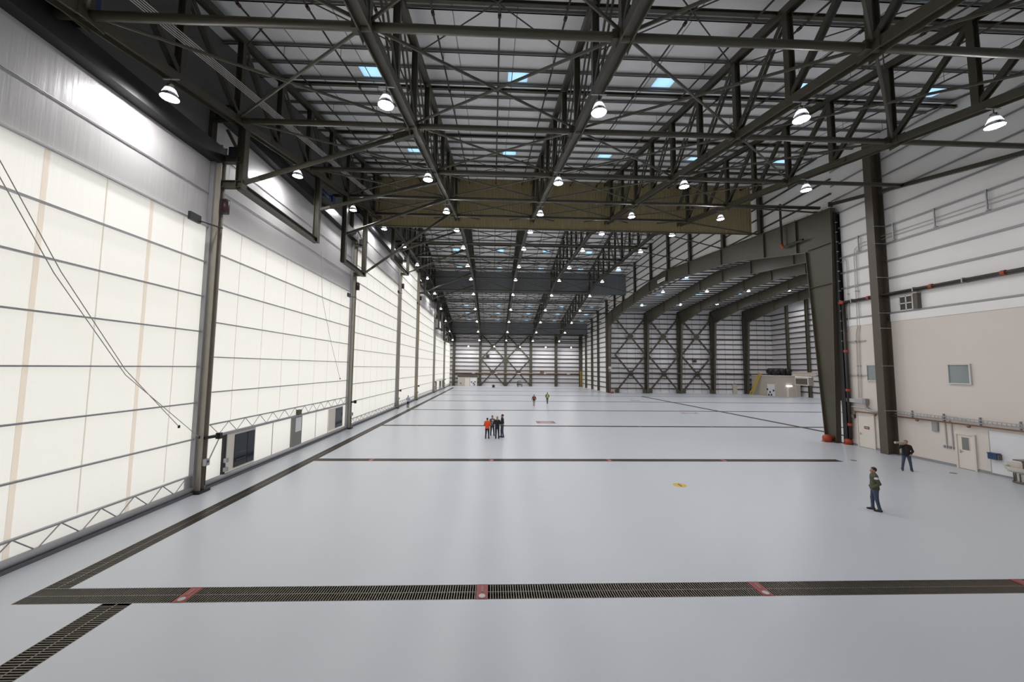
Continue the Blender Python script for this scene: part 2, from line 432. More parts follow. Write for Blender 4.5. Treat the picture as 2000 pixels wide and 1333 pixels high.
# wall above the side hall opening
def za(y, x=28.4): return 19.4 + 2.6*(1-abs(y-61.0)/30.8) + .03*(x-28.4)
wa = MB()
yy = [AY0, YC, 61.0, AY1]
wa.v = [(XR, y, zr(y)) for y in yy] + [(XR, y, za(y)-1.2) for y in reversed(yy)]; wa.f = [tuple(range(8))]; wa.mi = [0]
wall_over = tag(wa.build('wall_right_over_opening', 'wall_white'), 'white wall strip above the side hall girder', None, None, 'structure')
z = 19.6
while z < 30.5:
    a = AY0
    # only inside the wall outline
    lo, hi = AY0, AY1
    while lo < 61 and zr(lo) < z+.1: lo += .1
    while hi > 61 and zr(hi) < z+.1: hi -= .1
    if hi-lo > 1: MB().box(XR-.14, XR, lo, hi, z-.07, z+.05).build('girt', 'girt_dark', wall_over)
    z += 1.27
mb = MB(); mb.v = [(XR, AY1, 0), (XR, Y1, 0), (XR, Y1, zr(Y1)), (XR, AY1, zr(AY1))]; mb.f = [(0, 1, 2, 3)]; mb.mi = [0]
wall_rfar = tag(mb.build('wall_right_far', 'wall_white'), 'far right wall beyond the side hall', None, None, 'structure')
z = 1.15
while z < 22:
    hi = Y1
    while zr(hi) < z+.1: hi -= .1
    MB().box(XR-.2, XR, AY1, hi, z-.1, z+.1).build('girt', 'girt_dark', wall_rfar)
    z += 1.27
z = 1.15; k = 0
while z < 17.5:
    t = .19 if abs(z-8.5) < .6 or abs(z-12.9) < .6 else .12
    MB().box(-13.9, XR, Y1-.22, Y1, z-t, z+t).build('girt', 'girt_dark', wall_back)
    z += 1.27

# ------------------------------------------------------------------ left wall above the doors + opaque fascia outside their tops
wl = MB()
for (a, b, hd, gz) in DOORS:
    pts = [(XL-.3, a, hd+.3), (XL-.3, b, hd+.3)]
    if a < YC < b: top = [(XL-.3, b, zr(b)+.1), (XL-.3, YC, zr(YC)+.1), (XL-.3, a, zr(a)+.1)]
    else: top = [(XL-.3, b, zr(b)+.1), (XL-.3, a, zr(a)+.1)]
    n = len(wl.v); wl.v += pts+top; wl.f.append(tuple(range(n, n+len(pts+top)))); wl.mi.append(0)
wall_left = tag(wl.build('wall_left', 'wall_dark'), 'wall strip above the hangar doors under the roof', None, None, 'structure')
for (a, b, hd, gz) in DOORS:
    box('fascia', 'steel_far', wall_left, XL-.42, XL-.12, a-.15, b+.15, gz, hd+.5)

# ------------------------------------------------------------------ translucent hangar doors
def zigzag(mb, y0, y1, z0, z1, n, r, x):
    st = (y1-y0)/n
    for k in range(n):
        a, b, c = y0+k*st, y0+(k+.5)*st, y0+(k+1)*st
        mb.tube((x, a, z1), (x, b, z0), r, 5); mb.tube((x, b, z0), (x, c, z1), r, 5)
dlab = ['nearest', 'second', 'third', 'tallest middle', 'fifth', 'sixth', 'farthest']
GRID = [.75 + 1.67*k for k in range(14)]
for i, (a, b, hd, gz) in enumerate(DOORS):
    d = thing('door_%d' % (i+1), (XL, (a+b)/2, 0), '%s glowing translucent fabric hangar door on the left' % dlab[i], None, None, 'structure')
    MB().quad((XL, a, .12), (XL, b, .12), (XL, b, hd), (XL, a, hd)).build('fabric', 'door_fabric', d)
    lines = [.8, 2.42, 4.06, 5.71, 7.33, 8.97, 10.6, 12.3, 13.92] if i == 0 else ([4.48, 6.17, 7.85, 9.5, 11.2, 12.78, 14.4, 16.1] if i == 1 else [z for z in GRID if z < hd-.3])
    for z in lines:
        t = .026 if z < gz+.3 else .012
        box('beam', 'door_beam', d, XL+.02, XL+.14 if z < gz+.3 else XL+.06, a+.12, b-.22, z-t, z+t)
    box('header_beam', 'black', d, XL-.1, XL+.5, a, b, hd, hd+.75)
    box('bottom_seal', 'door_sill', d, XL-.05, XL+.32, a, b, 0, .1)
    MB().tube((XL+.12, a, .2), (XL+.12, b, .2), .13, 10).build('bottom_tube', 'door_beam', d, smooth=True)
    # vertical seams of the fabric; wider strips paint in shadow bands of outside columns
    ss = [9.8, 13.35, 16.65] if i == 0 else [a + (b-a)*q/8 for q in range(1, 8)]
    for y in ss: box('seam', 'seam_fabric', d, XL+.004, XL+.01, y-.02, y+.02, .9 if i != 1 else 2.95, gz)
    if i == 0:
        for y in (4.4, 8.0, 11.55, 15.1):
            box('shadow_band', 'shadow_band_fabric', d, XL+.004, XL+.012, y-.075, y+.075, .3, gz)
    zz = MB()
    if i == 1:
        box('truss_chord', 'door_beam', d, XL+.04, XL+.14, a+.25, b-.25, 2.90, 2.96); box('truss_chord', 'door_beam', d, XL+.02, XL+.16, a+.25, b-.25, 2.28, 2.40)
        zigzag(zz, a+.7, b-.3, 2.38, 2.92, 13, .018, XL+.1)
        for y in (24.35, 30.1, 32.3): box('panel_joint', 'door_beam', d, XL+.01, XL+.03, y-.02, y+.02, .3, 2.3)
        box('jamb_post', 'black', d, XL+.02, XL+.16, 19.92, 20.06, .3, 2.3)
        for (q, z) in ((20.0, 1.0), (20.0, .55)): box('latch_box', 'galvanised', d, XL+.16, XL+.3, q-.09, q+.09, z-.1, z+.1)
        f = box('window_frame', 'door_beige', d, XL+.02, XL+.10, 20.2, 22.5, .35, 2.25)
        box('pane', 'navy_glass', f, XL+.10, XL+.13, 20.75, 21.75, .45, 2.15); box('pane', 'navy_glass', f, XL+.10, XL+.13, 21.8, 22.4, .45, 2.15)
        for z in (.8, 1.15): box('glazing_bar', 'door_sill', f, XL+.13, XL+.14, 20.9, 21.7, z-.01, z+.01)
        f = box('personnel_door', 'door_glass', d, XL+.02, XL+.14, 26.45, 27.75, .15, 2.3)
        box('pane', 'white_paint', f, XL+.14, XL+.155, 26.85, 27.6, 1.25, 2.2)
        box('exit_box', 'steel_brown', d, XL+.1, XL+.3, 26.9, 27.3, 2.42, 2.75)
        f = box('window_frame', 'door_beige', d, XL+.02, XL+.10, 32.4, 35.2, .4, 2.2)
        box('pane', 'navy_glass', f, XL+.10, XL+.13, 33.6, 35.05, .5, 2.15)
        MB().tube((XL+.1, 18.75, .9), (XL+.1, 19.6, 2.2), .03, 6).build('corner_brace', 'door_beam', d)
    elif i == 5:
        zigzag(zz, a+.3, b-.3, 2.38, 2.92, 12, .018, XL+.1)
        for (p, q) in ((90.6, 93.2), (97.5, 101.0), (103.2, 104.7)):
            f = box('window_frame', 'door_beige', d, XL+.02, XL+.10, p-.6, q, .3, 2.3); box('pane', 'navy_glass', f, XL+.10, XL+.13, p, q-.3, .4, 2.2)
    else:
        zigzag(zz, a+.3, b-.5, .26, lines[0], int((b-a)/1.22), .020, XL+.11)
        box('end_plate', 'door_beam', d, XL+.05, XL+.12, b-.55, b-.2, .3, lines[0])
    zz.build('web', 'door_beam', d)

# ------------------------------------------------------------------ mullion posts between the doors
mlab = ['nearest dark mullion post between glowing doors, with control boxes', 'second mullion post between the glowing doors', 'third mullion post between the glowing doors', 'tan mullion post between the glowing doors', 'fifth mullion post between the glowing doors', 'farthest mullion post between the glowing doors']
MY = [18.2, 36.2, 54.0, 67.3, 87.0, 105.0]
for i, y in enumerate(MY):
    top = [16.4, 18.5, 21.4, 22.9, 21.4, 18.6][i]; m = 'mullion_tan' if i == 3 else 'mullion'
    x0 = XL+.02
    r = thing('door_mullion', (x0+.2, y, 0), mlab[i], 'post', 'mullion posts')
    w = .26 if i == 3 else .17
    MB().hbeam((x0+.22, y, 0), (x0+.22, y, top), 2*w, .42, .04, (0, 1, 0)).build('post', m, r)
    box('edge_seal', 'girt_light', r, x0, x0+.2, y-w-.12, y-w, .1, top)
    box('edge_seal', 'girt_light', r, x0, x0+.2, y+w, y+w+.12, .1, top)
    box('foot', 'black', r, x0-.05, x0+.55, y-.35, y+.35, 0, .12)
    zm = [13.4, 13.4, 17.3, 18.0, 17.3, 13.4][i]
    mo = MB().box(x0+.44, x0+.74, y-.12, y+.12, zm-.35, zm+.35).build('motor', 'black', r)
    MB().lathe([(0.0, -.3), (.16, -.28), (.16, .28), (0, .3)], (x0+.62, y, zm), 10, 'z').build('motor_drum', 'dark_red', mo, smooth=True)
    MB().bar((x0+.5, y+.05, zm-1.05), (x0+.45, y-1.2, zm-1.2), .08, .05).build('switch_arm', 'black', r)
    box('switch_box', 'black', r, x0+.3, x0+.42, y-1.75, y-1.15, zm-1.3, zm-.95)
    la = MB().bar((x0+.45, y-.1, 2.45), (x0+.55, y+.75, 2.42), .1, .12).build('latch_arm', 'black', r)
    MB().box(x0+.45, x0+.65, y+.6, y+.78, 2.28, 2.56).build('latch_head', 'black', la)
    cb = box('control_box', 'galvanised', r, x0+.44, x0+.6, y-.12, y+.12, 1.2, 1.5)
    MB().lathe([(.05, 0), (.05, .02), (0, .02)], (x0+.6, y, 1.38), 10, 'x').build('button', 'blue_plastic', cb)
    MB().path([(x0+.46, y+.1, .3), (x0+.46, y+.1, 1.2)], .015, 6).build('cable', 'black', r)

# ------------------------------------------------------------------ ropes
def rope(pts, label):
    r = thing('pull_rope', pts[-1], label, 'rope', 'door pull ropes')
    MB().path(pts, .014, 5).build('rope_line', 'rope', r)
    p = Vector(pts[-1]); MB().lathe([(0, -.07), (.045, -.05), (.045, .05), (0, .07)], p, 8).build('weight', 'black', r)
rope([(-13.25, 9.6, 12.2), (-13.25, 11.9, 8.6), (-13.25, 14.2, 5.6), (-13.25, 16.77, 3.17)], 'thin pull rope slanting across the nearest glowing door, upper of the pair')
rope([(-13.22, 9.6, 11.75), (-13.22, 11.7, 8.5), (-13.22, 14.2, 5.4), (-13.22, 17.9, 2.52)], 'thin pull rope slanting across the nearest glowing door, lower of the pair')
rope([(-12.9, 28.2, 14.3), (-13.25, 29.5, 11.0), (-13.25, 31.5, 7.6), (-13.25, 33.6, 4.7)], 'thin pull rope hanging across the second glowing door')

# ------------------------------------------------------------------ roof trusses (run away from the viewer)
tl = ['dark roof truss above the hangar doors', 'olive roof truss left of the middle of the roof', 'olive roof truss right of the middle of the roof', 'olive roof truss second from the right wall', 'olive roof truss nearest the right wall']
gus = MB().box(-.012, .012, -.38, .38, -.28, .28).build('gusset_proto', 'steel'); gus_me = gus.data; bpy.data.objects.remove(gus)
gus_me.name = 'gusset'
for i, X in enumerate(TX):
    r = thing('roof_truss', (X, YC, 20), tl[i], 'truss', 'long roof trusses')
    br = sorted([Y0+.2, YC-13.2, YC+13.2, Y1-.2])
    mb = MB()
    for a, b in zip(br[:-1], br[1:]): mb.hbeam((X, a, zb(a)), (X, b, zb(b)), .40, .36, .04, (1, 0, 0))
    mb.build('bottom_chord', 'steel', r)
    mb = MB()
    for a, b in ((Y0+.2, YC), (YC, Y1-.2)): mb.hbeam((X, a, zt(a)), (X, b, zt(b)), .34, .32, .035, (1, 0, 0))
    mb.build('top_chord', 'steel', r)
    for k, y in enumerate(NODES):
        MB().hbeam((X, y, zb(y)+.1), (X, y, zt(y)-.1), .28, .26, .03, (1, 0, 0)).build('truss_post', 'steel', r)
        if k > 0:
            yp = NODES[k-1]
            p, q = ((X, y, zb(y)+.15), (X, yp, zt(yp)-.15)) if y < YC+1 else ((X, yp, zb(yp)+.15), (X, y, zt(y)-.15))
            mb = MB(); mb.bar(p, q, .05, .2, (1, 0, 0), .09); mb.bar(p, q, .05, .2, (1, 0, 0), -.09)
            mb.build('truss_diagonal', 'steel', r)
        if k % 2 == 1:
            share('gusset', gus_me, r, (X-.21, y, zb(y)+.05)); share('gusset', gus_me, r, (X+.21, y, zb(y)+.05))
    for y in (20.6, 47.0, 73.0, 99.0):
        sp = MB()
        d = .2 if y < YC-13.2 else (0 if y < YC+13.2 else -.2)
        for sx in (-1, 1): sp.bar((X+sx*.215, y-.55, zb(y)-.55*d), (X+sx*.215, y+.55, zb(y)+.55*d), .03, .26, (1, 0, 0))
        s = sp.build('splice_plate', 'steel', r)
        bt = MB()
        for q in range(10):
            for dz in (-.08, .08):
                yy = y-.47+q*.104
                for sx in (-1, 1): bt.box(X+sx*.235-.012, X+sx*.235+.012, yy-.016, yy+.016, zb(yy)+dz-.016, zb(yy)+dz+.016)
        tag(bt.build('bolts', 'black', s), kind='stuff')

# bottom chord cross struts and plan bracing
for k, y in enumerate(STRUTS):
    z = zb(y)+.02
    r = thing('cross_strut', (8, y, z), '%s round steel strut crossing under the trusses from the viewer' % ORD[k], 'strut', 'round cross struts')
    MB().tube((TX[0]-1.2, y, z), ((TX[4]+.2 if 33 < y < 90 else XR-.3), y, z), .135, 10).build('tube', 'steel', r, smooth=True)
    for X in TX[1:]:
        box('end_plate', 'steel', r, X-.42, X-.2, y-.14, y+.14, z-.16, z+.16)
for k, (a, b) in enumerate(zip(STRUTS[:-1], STRUTS[1:])):
    for i in range(4):
        x0, x1 = TX[i]+.2, TX[i+1]-.2
        r = thing('cross_brace', ((x0+x1)/2, (a+b)/2, zb((a+b)/2)), 'crossed pipe bracing under the roof in %s bay from the left, %s panel away' % (ORD[i], ORD[k]), 'bracing', 'crossed pipe braces under the roof')
        MB().tube((x0, a+.15, zb(a)+.12), (x1, b-.15, zb(b)+.12), .055, 6).build('brace_pipe', 'steel', r)
        MB().tube((x1, a+.15, zb(a)+.12), (x0, b-.15, zb(b)+.12), .055, 6).build('brace_pipe', 'steel', r)
    # thinner rods in the roof plane
    if k % 3 == 1 and k < 16:
        for i in range(4):
            x0, x1 = TX[i]+.2, TX[i+1]-.2
            r = thing('tie_rod_cross', ((x0+x1)/2, (a+b)/2, zt((a+b)/2)), 'thin crossed rods against the roof, %s bay from left, %s panel away' % (ORD[i], ORD[k]), 'tie rod', 'crossed tie rods against the roof')
            for (p, q) in (((x0, a, zt(a)-.2), (x1, b, zt(b)-.2)), ((x1, a, zt(a)-.2), (x0, b, zt(b)-.2))):
                o = MB().tube(p, q, .03, 5).build('rod', 'steel', r)
                m = Vector(p).lerp(Vector(q), .2); dd = (Vector(q)-Vector(p)).normalized()
                MB().tube(m-dd*.25, m+dd*.25, .055, 6).build('turnbuckle', 'black', o)

# sprinkler lines
for i, xc in enumerate((-8.0, .1, 8.2, 16.2, 24.3)):
    for j, dx in enumerate((-2.85, 0, 2.85)):
        x = xc+dx
        r = thing('sprinkler_line', (x, YC, zr(YC)-.7), 'thin dark sprinkler pipe under the roof, %s line of %s bay from left' % (ORD[j], ORD[i]), 'pipe', 'sprinkler pipes under the roof')
        mb = MB()
        for (a, b) in ((Y0+.1, YC), (YC, Y1-.1)): mb.tube((x, a, zr(a)-.72), (x, b, zr(b)-.72), .045, 6)
        pl = mb.build('pipe', 'pipe_black', r)
        for y in [3.0+6.1*q for q in range(8)]:
            MB().tube((x, y-.09, zr(y)-.72-.018), (x, y+.09, zr(y)-.72+.018), .075, 8).build('coupling', 'dark_red', pl)
        for y in [PUR[q] for q in range(2, 30, 4)]:
            MB().tube((x, y, zr(y)-.7), (x, y, zr(y)-.2), .012, 4).build('hanger', 'black', pl)

# draft curtains
def curtain(y, zlo, m, label, x0, x1, pitch, dep):
    r = thing('draft_curtain', ((x0+x1)/2, y, zlo), label, 'draft curtain')
    xb = [x0]+[t for t in TX if x0 < t < x1]+[x1]
    for a, b in zip(xb[:-1], xb[1:]):
        mb = MB(); n = max(2, int((b-a)/pitch)); st = (b-a)/n
        for k in range(n):
            x = a+k*st
            pr = [(x, y), (x+.35*st, y), (x+.5*st, y+dep), (x+.85*st, y+dep), (x+st, y)]
            for p, q in zip(pr[:-1], pr[1:]): mb.quad((p[0], p[1], zlo), (q[0], q[1], zlo), (q[0], q[1], zr(y)-.3), (p[0], p[1], zr(y)-.3))
        mb.build('corrugated_panel', m, r)
    box('bottom_rail', 'steel', r, x0, x1, y-.04, y+.1, zlo-.08, zlo)
curtain(39.7, 20.75, 'curtain_olive', 'olive corrugated draft curtain hanging across the roof, nearest of three', -13.0, 28.3, .32, .07)
curtain(79.2, 21.6, 'curtain_grey', 'smooth grey draft curtain across the roof beyond the middle', -13.0, 28.3, .9, .02)
curtain(113.2, 16.0, 'curtain_grey', 'dark draft curtain close to the far end wall', -13.0, 28.3, .9, .02)
# ------------------------------------------------------------------ hanger frames beside the door mullions
FR = [((18.2, 26.0), 14.4, (18.2, (15.75, 14.5)), 'nearest'), ((30.8, 35.7), 14.4, (35.9, (17.3, 14.5)), 'second'), ((45.5, 53.6), 18.9, (53.8, (20.9, 19.0)), 'third'), ((67.5, 75.5), 18.9, (67.5, (20.9, 19.0)), 'fourth'), ((85.5, 91.0), 14.5, (86.8, (17.0, 14.6)), 'fifth'), ((95.0, 104.6), 12.6, (104.8, (14.6, 12.8)), 'farthest')]
for (ya, yb), zl, (yarm, za_), w in FR:
    X = TX[0]
    r = thing('hanger_frame', (X, (ya+yb)/2, zl), '%s dark steel frame hanging down beside the glowing doors' % w, 'steel frame', 'hanging frames by the doors')
    for y in (ya, yb): MB().hbeam((X, y, zl-.15), (X, y, zb(y)), .36, .34, .035, (1, 0, 0)).build('leg', 'steel', r)
    MB().hbeam((X, ya, zl), (X, yb, zl), .36, .32, .035, (0, 0, 1)).build('bottom_beam', 'steel', r)
    for z in za_: MB().hbeam((X, yarm, z), (XL+.3, yarm, z), .34, .28, .03, (0, 0, 1)).build('arm', 'steel', r)
    MB().bar((X-.1, yarm, za_[0]+.2), (XL+.5, yarm, za_[0]+1.5), .12, .12).build('tie_bar', 'steel_brown', r)
    box('saddle', 'black', r, X-.55, X-.15, yarm-.2, yarm+.2, za_[0]+.05, za_[0]+.55)
# knee pipes from the frames up to the next truss
KN = [(18.2, 14.6, 'nearest'), (26.0, 16.6, 'second'), (30.8, 16.6, 'third'), (35.7, 14.6, 'fourth'), (45.5, 19.5, 'fifth'), (53.6, 19.2, 'sixth'), (67.5, 19.2, 'seventh'), (75.5, 19.4, 'eighth'), (91.0, 16.0, 'ninth')]
for (y, z, w) in KN:
    p = Vector((TX[0]+.1, y, z)); q = Vector((TX[1]-.1, y, zb(y)-.1)); d = (q-p).normalized()
    r = thing('knee_pipe', p, '%s slanting steel pipe from hanger frame up to roof truss' % w, 'pipe brace', 'slanting pipe braces')
    MB().tube(p+d*.8, q-d*.7, .12, 10).build('pipe', 'steel', r, smooth=True)
    MB().bar(p, p+d*1.0, .16, .16).build('end_fitting', 'steel', r); MB().bar(q-d*1.0, q, .3, .3).build('end_fitting', 'steel', r)
for k in range(5):
    x = -11.0+.1*k; y0, y1 = 5.0, 34.0
    r = thing('conduit_run', (x, 20, zb(20)+.6), '%s of five thin pale conduits running beside the left truss' % ORD[k], 'conduit', 'conduits along the left truss')
    MB().tube((x, y0, zb(y0)+.55), (x, y1, zb(y1)+.55), .016, 6).build('tube', 'conduit', r)
    for y in (9.5, 20.0, 30.0): box('clip', 'galvanised', r, x-.03, x+.03, y-.02, y+.02, zb(y)+.52, zb(y)+.6)
for (y, z, l) in ((10.3, 16.9, 'blue hoist motor above the nearest glowing door'), (28.0, 18.6, 'blue hoist motor above the second glowing door'), (41.8, 21.6, 'blue hoist motor above the third glowing door')):
    r = thing('hoist_motor', (XL+.8, y, z), l, 'motor', 'blue hoist motors')
    MB().lathe([(0, -.8), (.3, -.75), (.3, .75), (0, .8)], (XL+.75, y, z), 14, 'y').build('drum', 'blue_hoist', r, smooth=True)
    box('gearbox', 'blue_hoist', r, XL+.35, XL+1.1, y+.8, y+1.3, z-.35, z+.35)
    box('bracket', 'black', r, XL+.1, XL+1.2, y-.9, y+1.4, z-.5, z-.32)

# ------------------------------------------------------------------ columns and bracing of the far end wall
def column(name, x, y, top, w, d, m, label, side=(1, 0, 0), group='wall columns', base=True):
    r = thing(name, (x, y, 0), label, 'column', group)
    MB().hbeam((x, y, 0), (x, y, top), w, d, .04, side).build('shaft', m, r)
    if base: box('base_plate', m, r, x-w*.7, x+w*.7, y-d*.7, y+d*.7, 0, .05)
    return r
for k, X in enumerate([TX[0], TX[1], TX[2], TX[3], TX[4], 28.0]):
    column('steel_column', X, Y1-.55, zt(Y1-.5), .75, .8, 'steel_far', '%s steel column from the left on the far end wall' % ORD[k], (0, 1, 0))
bb = 0
for (x0, x1, w) in ((TX[1], TX[2], 'left'), (TX[2], TX[3], 'right')):
    for (z0, z1, l) in ((.3, 8.45, 'lower'), (8.45, 16.4, 'upper')):
        r = thing('wall_brace', ((x0+x1)/2, Y1-.7, z0), '%s X brace of %s pair on the far end wall' % (l, w), 'bracing', 'X braces on the far wall')
        y = Y1-.75
        MB().hbeam((x0+.3, y, z0), (x1-.3, y, z1), .32, .40, .03, (0, 1, 0)).build('brace_bar', 'steel_far', r)
        MB().hbeam((x0+.3, y-.02, z1), (x1-.3, y-.02, z0), .32, .40, .03, (0, 1, 0)).build('brace_bar', 'steel_far', r)
        xm, zm = (x0+x1)/2, (z0+z1)/2
        mb = MB(); mb.v = [(xm-.9, y-.2, zm), (xm, y-.2, zm-.9), (xm+.9, y-.2, zm), (xm, y-.2, zm+.9), (xm-.9, y-.15, zm), (xm, y-.15, zm-.9), (xm+.9, y-.15, zm), (xm, y-.15, zm+.9)]
        mb.f = [(0, 1, 2, 3), (7, 6, 5, 4), (0, 4, 5, 1), (1, 5, 6, 2), (2, 6, 7, 3), (3, 7, 4, 0)]; mb.mi = [0]*6
        mb.build('node_plate', 'steel_far', r)
r = thing('wall_pipe', (8, Y1-1.0, 4.0), 'rust coloured fire main along the far end wall', 'pipe')
MB().tube((-12, Y1-1.0, 4.0), (28.0, Y1-1.0, 4.0), .21, 10).build('pipe', 'pipe_rust', r, smooth=True)
for x in (-6, 1, 8.3, 16.3, 24): MB().box(x-.5, x+.5, Y1-1.26, Y1-1.21, 3.9, 4.1).build('pipe_label', 'white_paint', r)
r = thing('valve_box', (15.6, Y1-1.1, 4.2), 'rust coloured valve box on the fire main of the far wall', 'valve'); box('body', 'pipe_rust', r, 15.0, 16.2, Y1-1.4, Y1-.8, 3.9, 4.9); box('lid', 'pipe_rust', r, 14.9, 16.3, Y1-1.5, Y1-.7, 4.9, 5.0)
r = thing('equipment_room', (-7.8, Y1-1.6, 0), 'small cream equipment room at the far left corner', 'room box')
box('body', 'cream', r, -10.7, -4.8, Y1-2.9, Y1-.9, 0, 2.85); box('door', 'beige', r, -8.5, -7.1, Y1-2.95, Y1-2.9, 0, 2.5)
box('roof_rim', 'steel_far', r, -10.9, -4.6, Y1-3.0, Y1-.9, 2.85, 3.3); box('white_panel', 'white_paint', r, -6.9, -4.9, Y1-2.95, Y1-2.9, .1, 2.5)
for (x, z) in ((-6.5, 1.3), (-5.9, .9), (-5.4, 1.4), (-9.8, .9), (-5.6, .5)): box('fitting', 'grate', r, x-.17, x+.17, Y1-3.1, Y1-2.95, z-.2, z+.2)
r = thing('wall_ladder', (28.0, Y1-2.0, 0), 'yellow ladder in the far right corner', 'ladder')
for x in (27.7, 28.25): MB().bar((x, Y1-2.2, 0), (x, Y1-1.6, 5.0), .1, .12).build('rail', 'yellow_steel', r)
for k in range(13): MB().bar((27.7, Y1-2.15+.045*k, .35+.36*k), (28.25, Y1-2.15+.045*k, .35+.36*k), .05, .05).build('rung', 'yellow_steel', r)
r = thing('floor_crate', (.25, 110.8, 0), 'small dark crate standing on the floor far away', 'crate')
box('body', 'black', r, -.1, .65, 110.5, 111.1, .08, .75); box('lid', 'grate', r, -.14, .69, 110.46, 111.14, .75, .82)
for (x, y) in ((0, 110.6), (.55, 110.6), (0, 111.0), (.55, 111.0)): box('foot', 'grate', r, x-.05, x+.05, y-.05, y+.05, 0, .08)
r = thing('louver_vent', (-1.6, Y1-.3, 9.2), 'small dark louver vent high on the far wall', 'vent'); box('frame', 'black', r, -2.1, -1.15, Y1-.3, Y1-.23, 8.85, 9.75)
for k in range(4): box('slat', 'grate', r, -2.0, -1.25, Y1-.34, Y1-.3, 8.95+.2*k, 9.03+.2*k)
r = thing('work_cart', (8.5, Y1-2.0, 0), 'low blue grey cart against the far wall', 'cart'); box('tray', 'curtain_grey', r, 7.6, 9.3, Y1-2.4, Y1-1.5, .35, .9); box('shelf', 'black', r, 7.9, 8.9, Y1-2.3, Y1-1.6, 1.6, 1.75)
for x in (7.8, 9.1): box('leg', 'black', r, x-.06, x+.06, Y1-2.0, Y1-3.68, 0, 1.65 if x < 8 else .4)
# columns of the far right wall
for k, y in enumerate((93.2, 101.0, 107.4, 114.5)):
    column('steel_column', XR-.3, y, zt(y), .5, .5, 'steel_brown', '%s steel column on the right wall beyond the side hall' % ORD[k], (0, 1, 0))

# ------------------------------------------------------------------ right wall beside the viewer
r = column('steel_column', 28.13, 26.3, zt(26.3), .82, .56, 'steel_brown', 'tall brown steel column standing against the beige wall at right', (1, 0, 0), 'wall columns', False)
for z in (3.05, 6.2, 8.9, 10.0, 12.6, 15.1, 16.4): box('strap', 'galvanised', r, 27.65, 28.6, 26.0, 26.02, z-.02, z+.02)
r = thing('eave_strut', (28.1, 14, zb(14)), 'olive eave strut running along the white wall at right', 'strut')
MB().hbeam((28.2, Y0+.3, zb(Y0)), (28.2, 25.95, zb(25.95)), .24, .2, .03, (0, 0, 1)).build('beam', 'steel', r); MB().hbeam((28.2, 26.65, zb(26.65)), (28.2, AY0-.2, zb(AY0)), .24, .2, .03, (0, 0, 1)).build('beam', 'steel', r)
box('end_plate', 'steel', r, 28.05, 28.4, AY0-.3, AY0-.2, zb(AY0)-.2, zb(AY0)+.2)
# heavy fire main
r = thing('fire_main', (28.3, 14, 11.4), 'black fire main with red couplings across the white wall', 'pipe')
MB().tube((28.3, Y0+.2, 11.35), (28.3, 29.35, 11.35), .11, 10).build('pipe', 'pipe_black', r, smooth=True)
for y in (3, 7, 11, 15, 19.7, 23.2, 27.3): MB().tube((28.3, y-.09, 11.35), (28.3, y+.09, 11.35), .15, 10).build('coupling', 'coupling_red', r)
for y in (5, 9, 13, 17.5, 21.5, 24.2, 28.6): box('hanger', 'galvanised', r, 28.16, 28.6, y-.03, y+.03, 11.2, 11.5)
MB().lathe([(0, -.25), (.15, -.2), (.15, .2), (0, .25)], (28.3, 29.5, 11.35), 10, 'y').build('elbow', 'orange', r, smooth=True)
MB().tube((28.3, 29.38, .5), (28.3, 29.38, 11.35), .12, 10).build('riser', 'pipe_black', r, smooth=True)
for z in (1.6, 4.3, 7.4): MB().tube((28.3, 29.38, z-.1), (28.3, 29.38, z+.1), .16, 10).build('coupling', 'coupling_red', r)
r = thing('corner_column', (28.38, 29.72, 0), 'dark corner column between the big tapered column and the white wall', 'column')
MB().hbeam((28.38, 29.72, 0), (28.38, 29.72, 19.0), .36, .34, .03, (1, 0, 0)).build('shaft', 'black', r)
for k in range(13): box('clamp', 'galvanised', r, 28.15, 28.3, 29.5, 29.56, 8.2+.82*k, 8.26+.82*k)
# conduits high on the wall
def conduit(pts, label, rad=.028, m='conduit', clips=True):
    r = thing('wall_conduit', pts[0], label, 'conduit', 'thin conduits on the right wall')
    MB().path(pts, rad, 6).build('tube', m, r)
    for k, (a, b) in enumerate(zip(pts[:-1], pts[1:])):
        a, b = Vector(a), Vector(b)
        if (b-a).length > 2:
            c = (a+b)/2; box('clip', 'galvanised', r, c.x-.04, c.x+.08, c.y-.04, c.y+.04, c.z-.04, c.z+.04)
conduit([(28.5, Y0+1, 15.75), (28.5, 27.9, 15.75), (28.5, 28.35, 15.45), (28.5, 28.45, 14.9), (28.5, 28.5, 9.3), (28.47, 28.62, 8.7), (28.47, 28.72, 3.75)], 'outer of two conduits bending down beside the brown column')
conduit([(28.5, Y0+1, 15.5), (28.5, 27.85, 15.5), (28.5, 28.2, 15.25), (28.5, 28.28, 14.8), (28.5, 28.32, 9.3), (28.47, 28.42, 8.7), (28.47, 28.5, 3.75)], 'inner of two conduits bending down beside the brown column')
conduit([(28.5, 29.6, 14.7), (28.5, 29.2, 14.9), (28.5, 29.1, 14.6), (28.5, 29.2, 9.4), (28.47, 29.4, 8.9), (28.47, 29.5, 3.7)], 'conduit nearest the big tapered column on the white wall')
for k, (y, zlo, zhi) in enumerate(((22.87, 15.17, 16.4), (20.26, 15.17, 16.4), (25.4, 15.17, 16.4), (28.0, 15.17, 16.4), (17.6, 15.17, 16.4))):
    r = thing('conduit_bracket', (28.5, y, zlo), 'short upright bracket between two girts, %s from the brown column' % ['first', 'second', 'zeroth', 'left one', 'third'][k] if k not in (2, 3) else ['short upright bracket between girts, touching the brown column', 'short upright bracket between girts, left of the brown column'][k-2], 'bracket', 'conduit brackets')
    box('upright', 'galvanised', r, 28.42, 28.5, y-.03, y+.03, zlo, zhi); box('foot', 'galvanised', r, 28.42, 28.59, y-.08, y+.08, zlo-.03, zlo+.02)
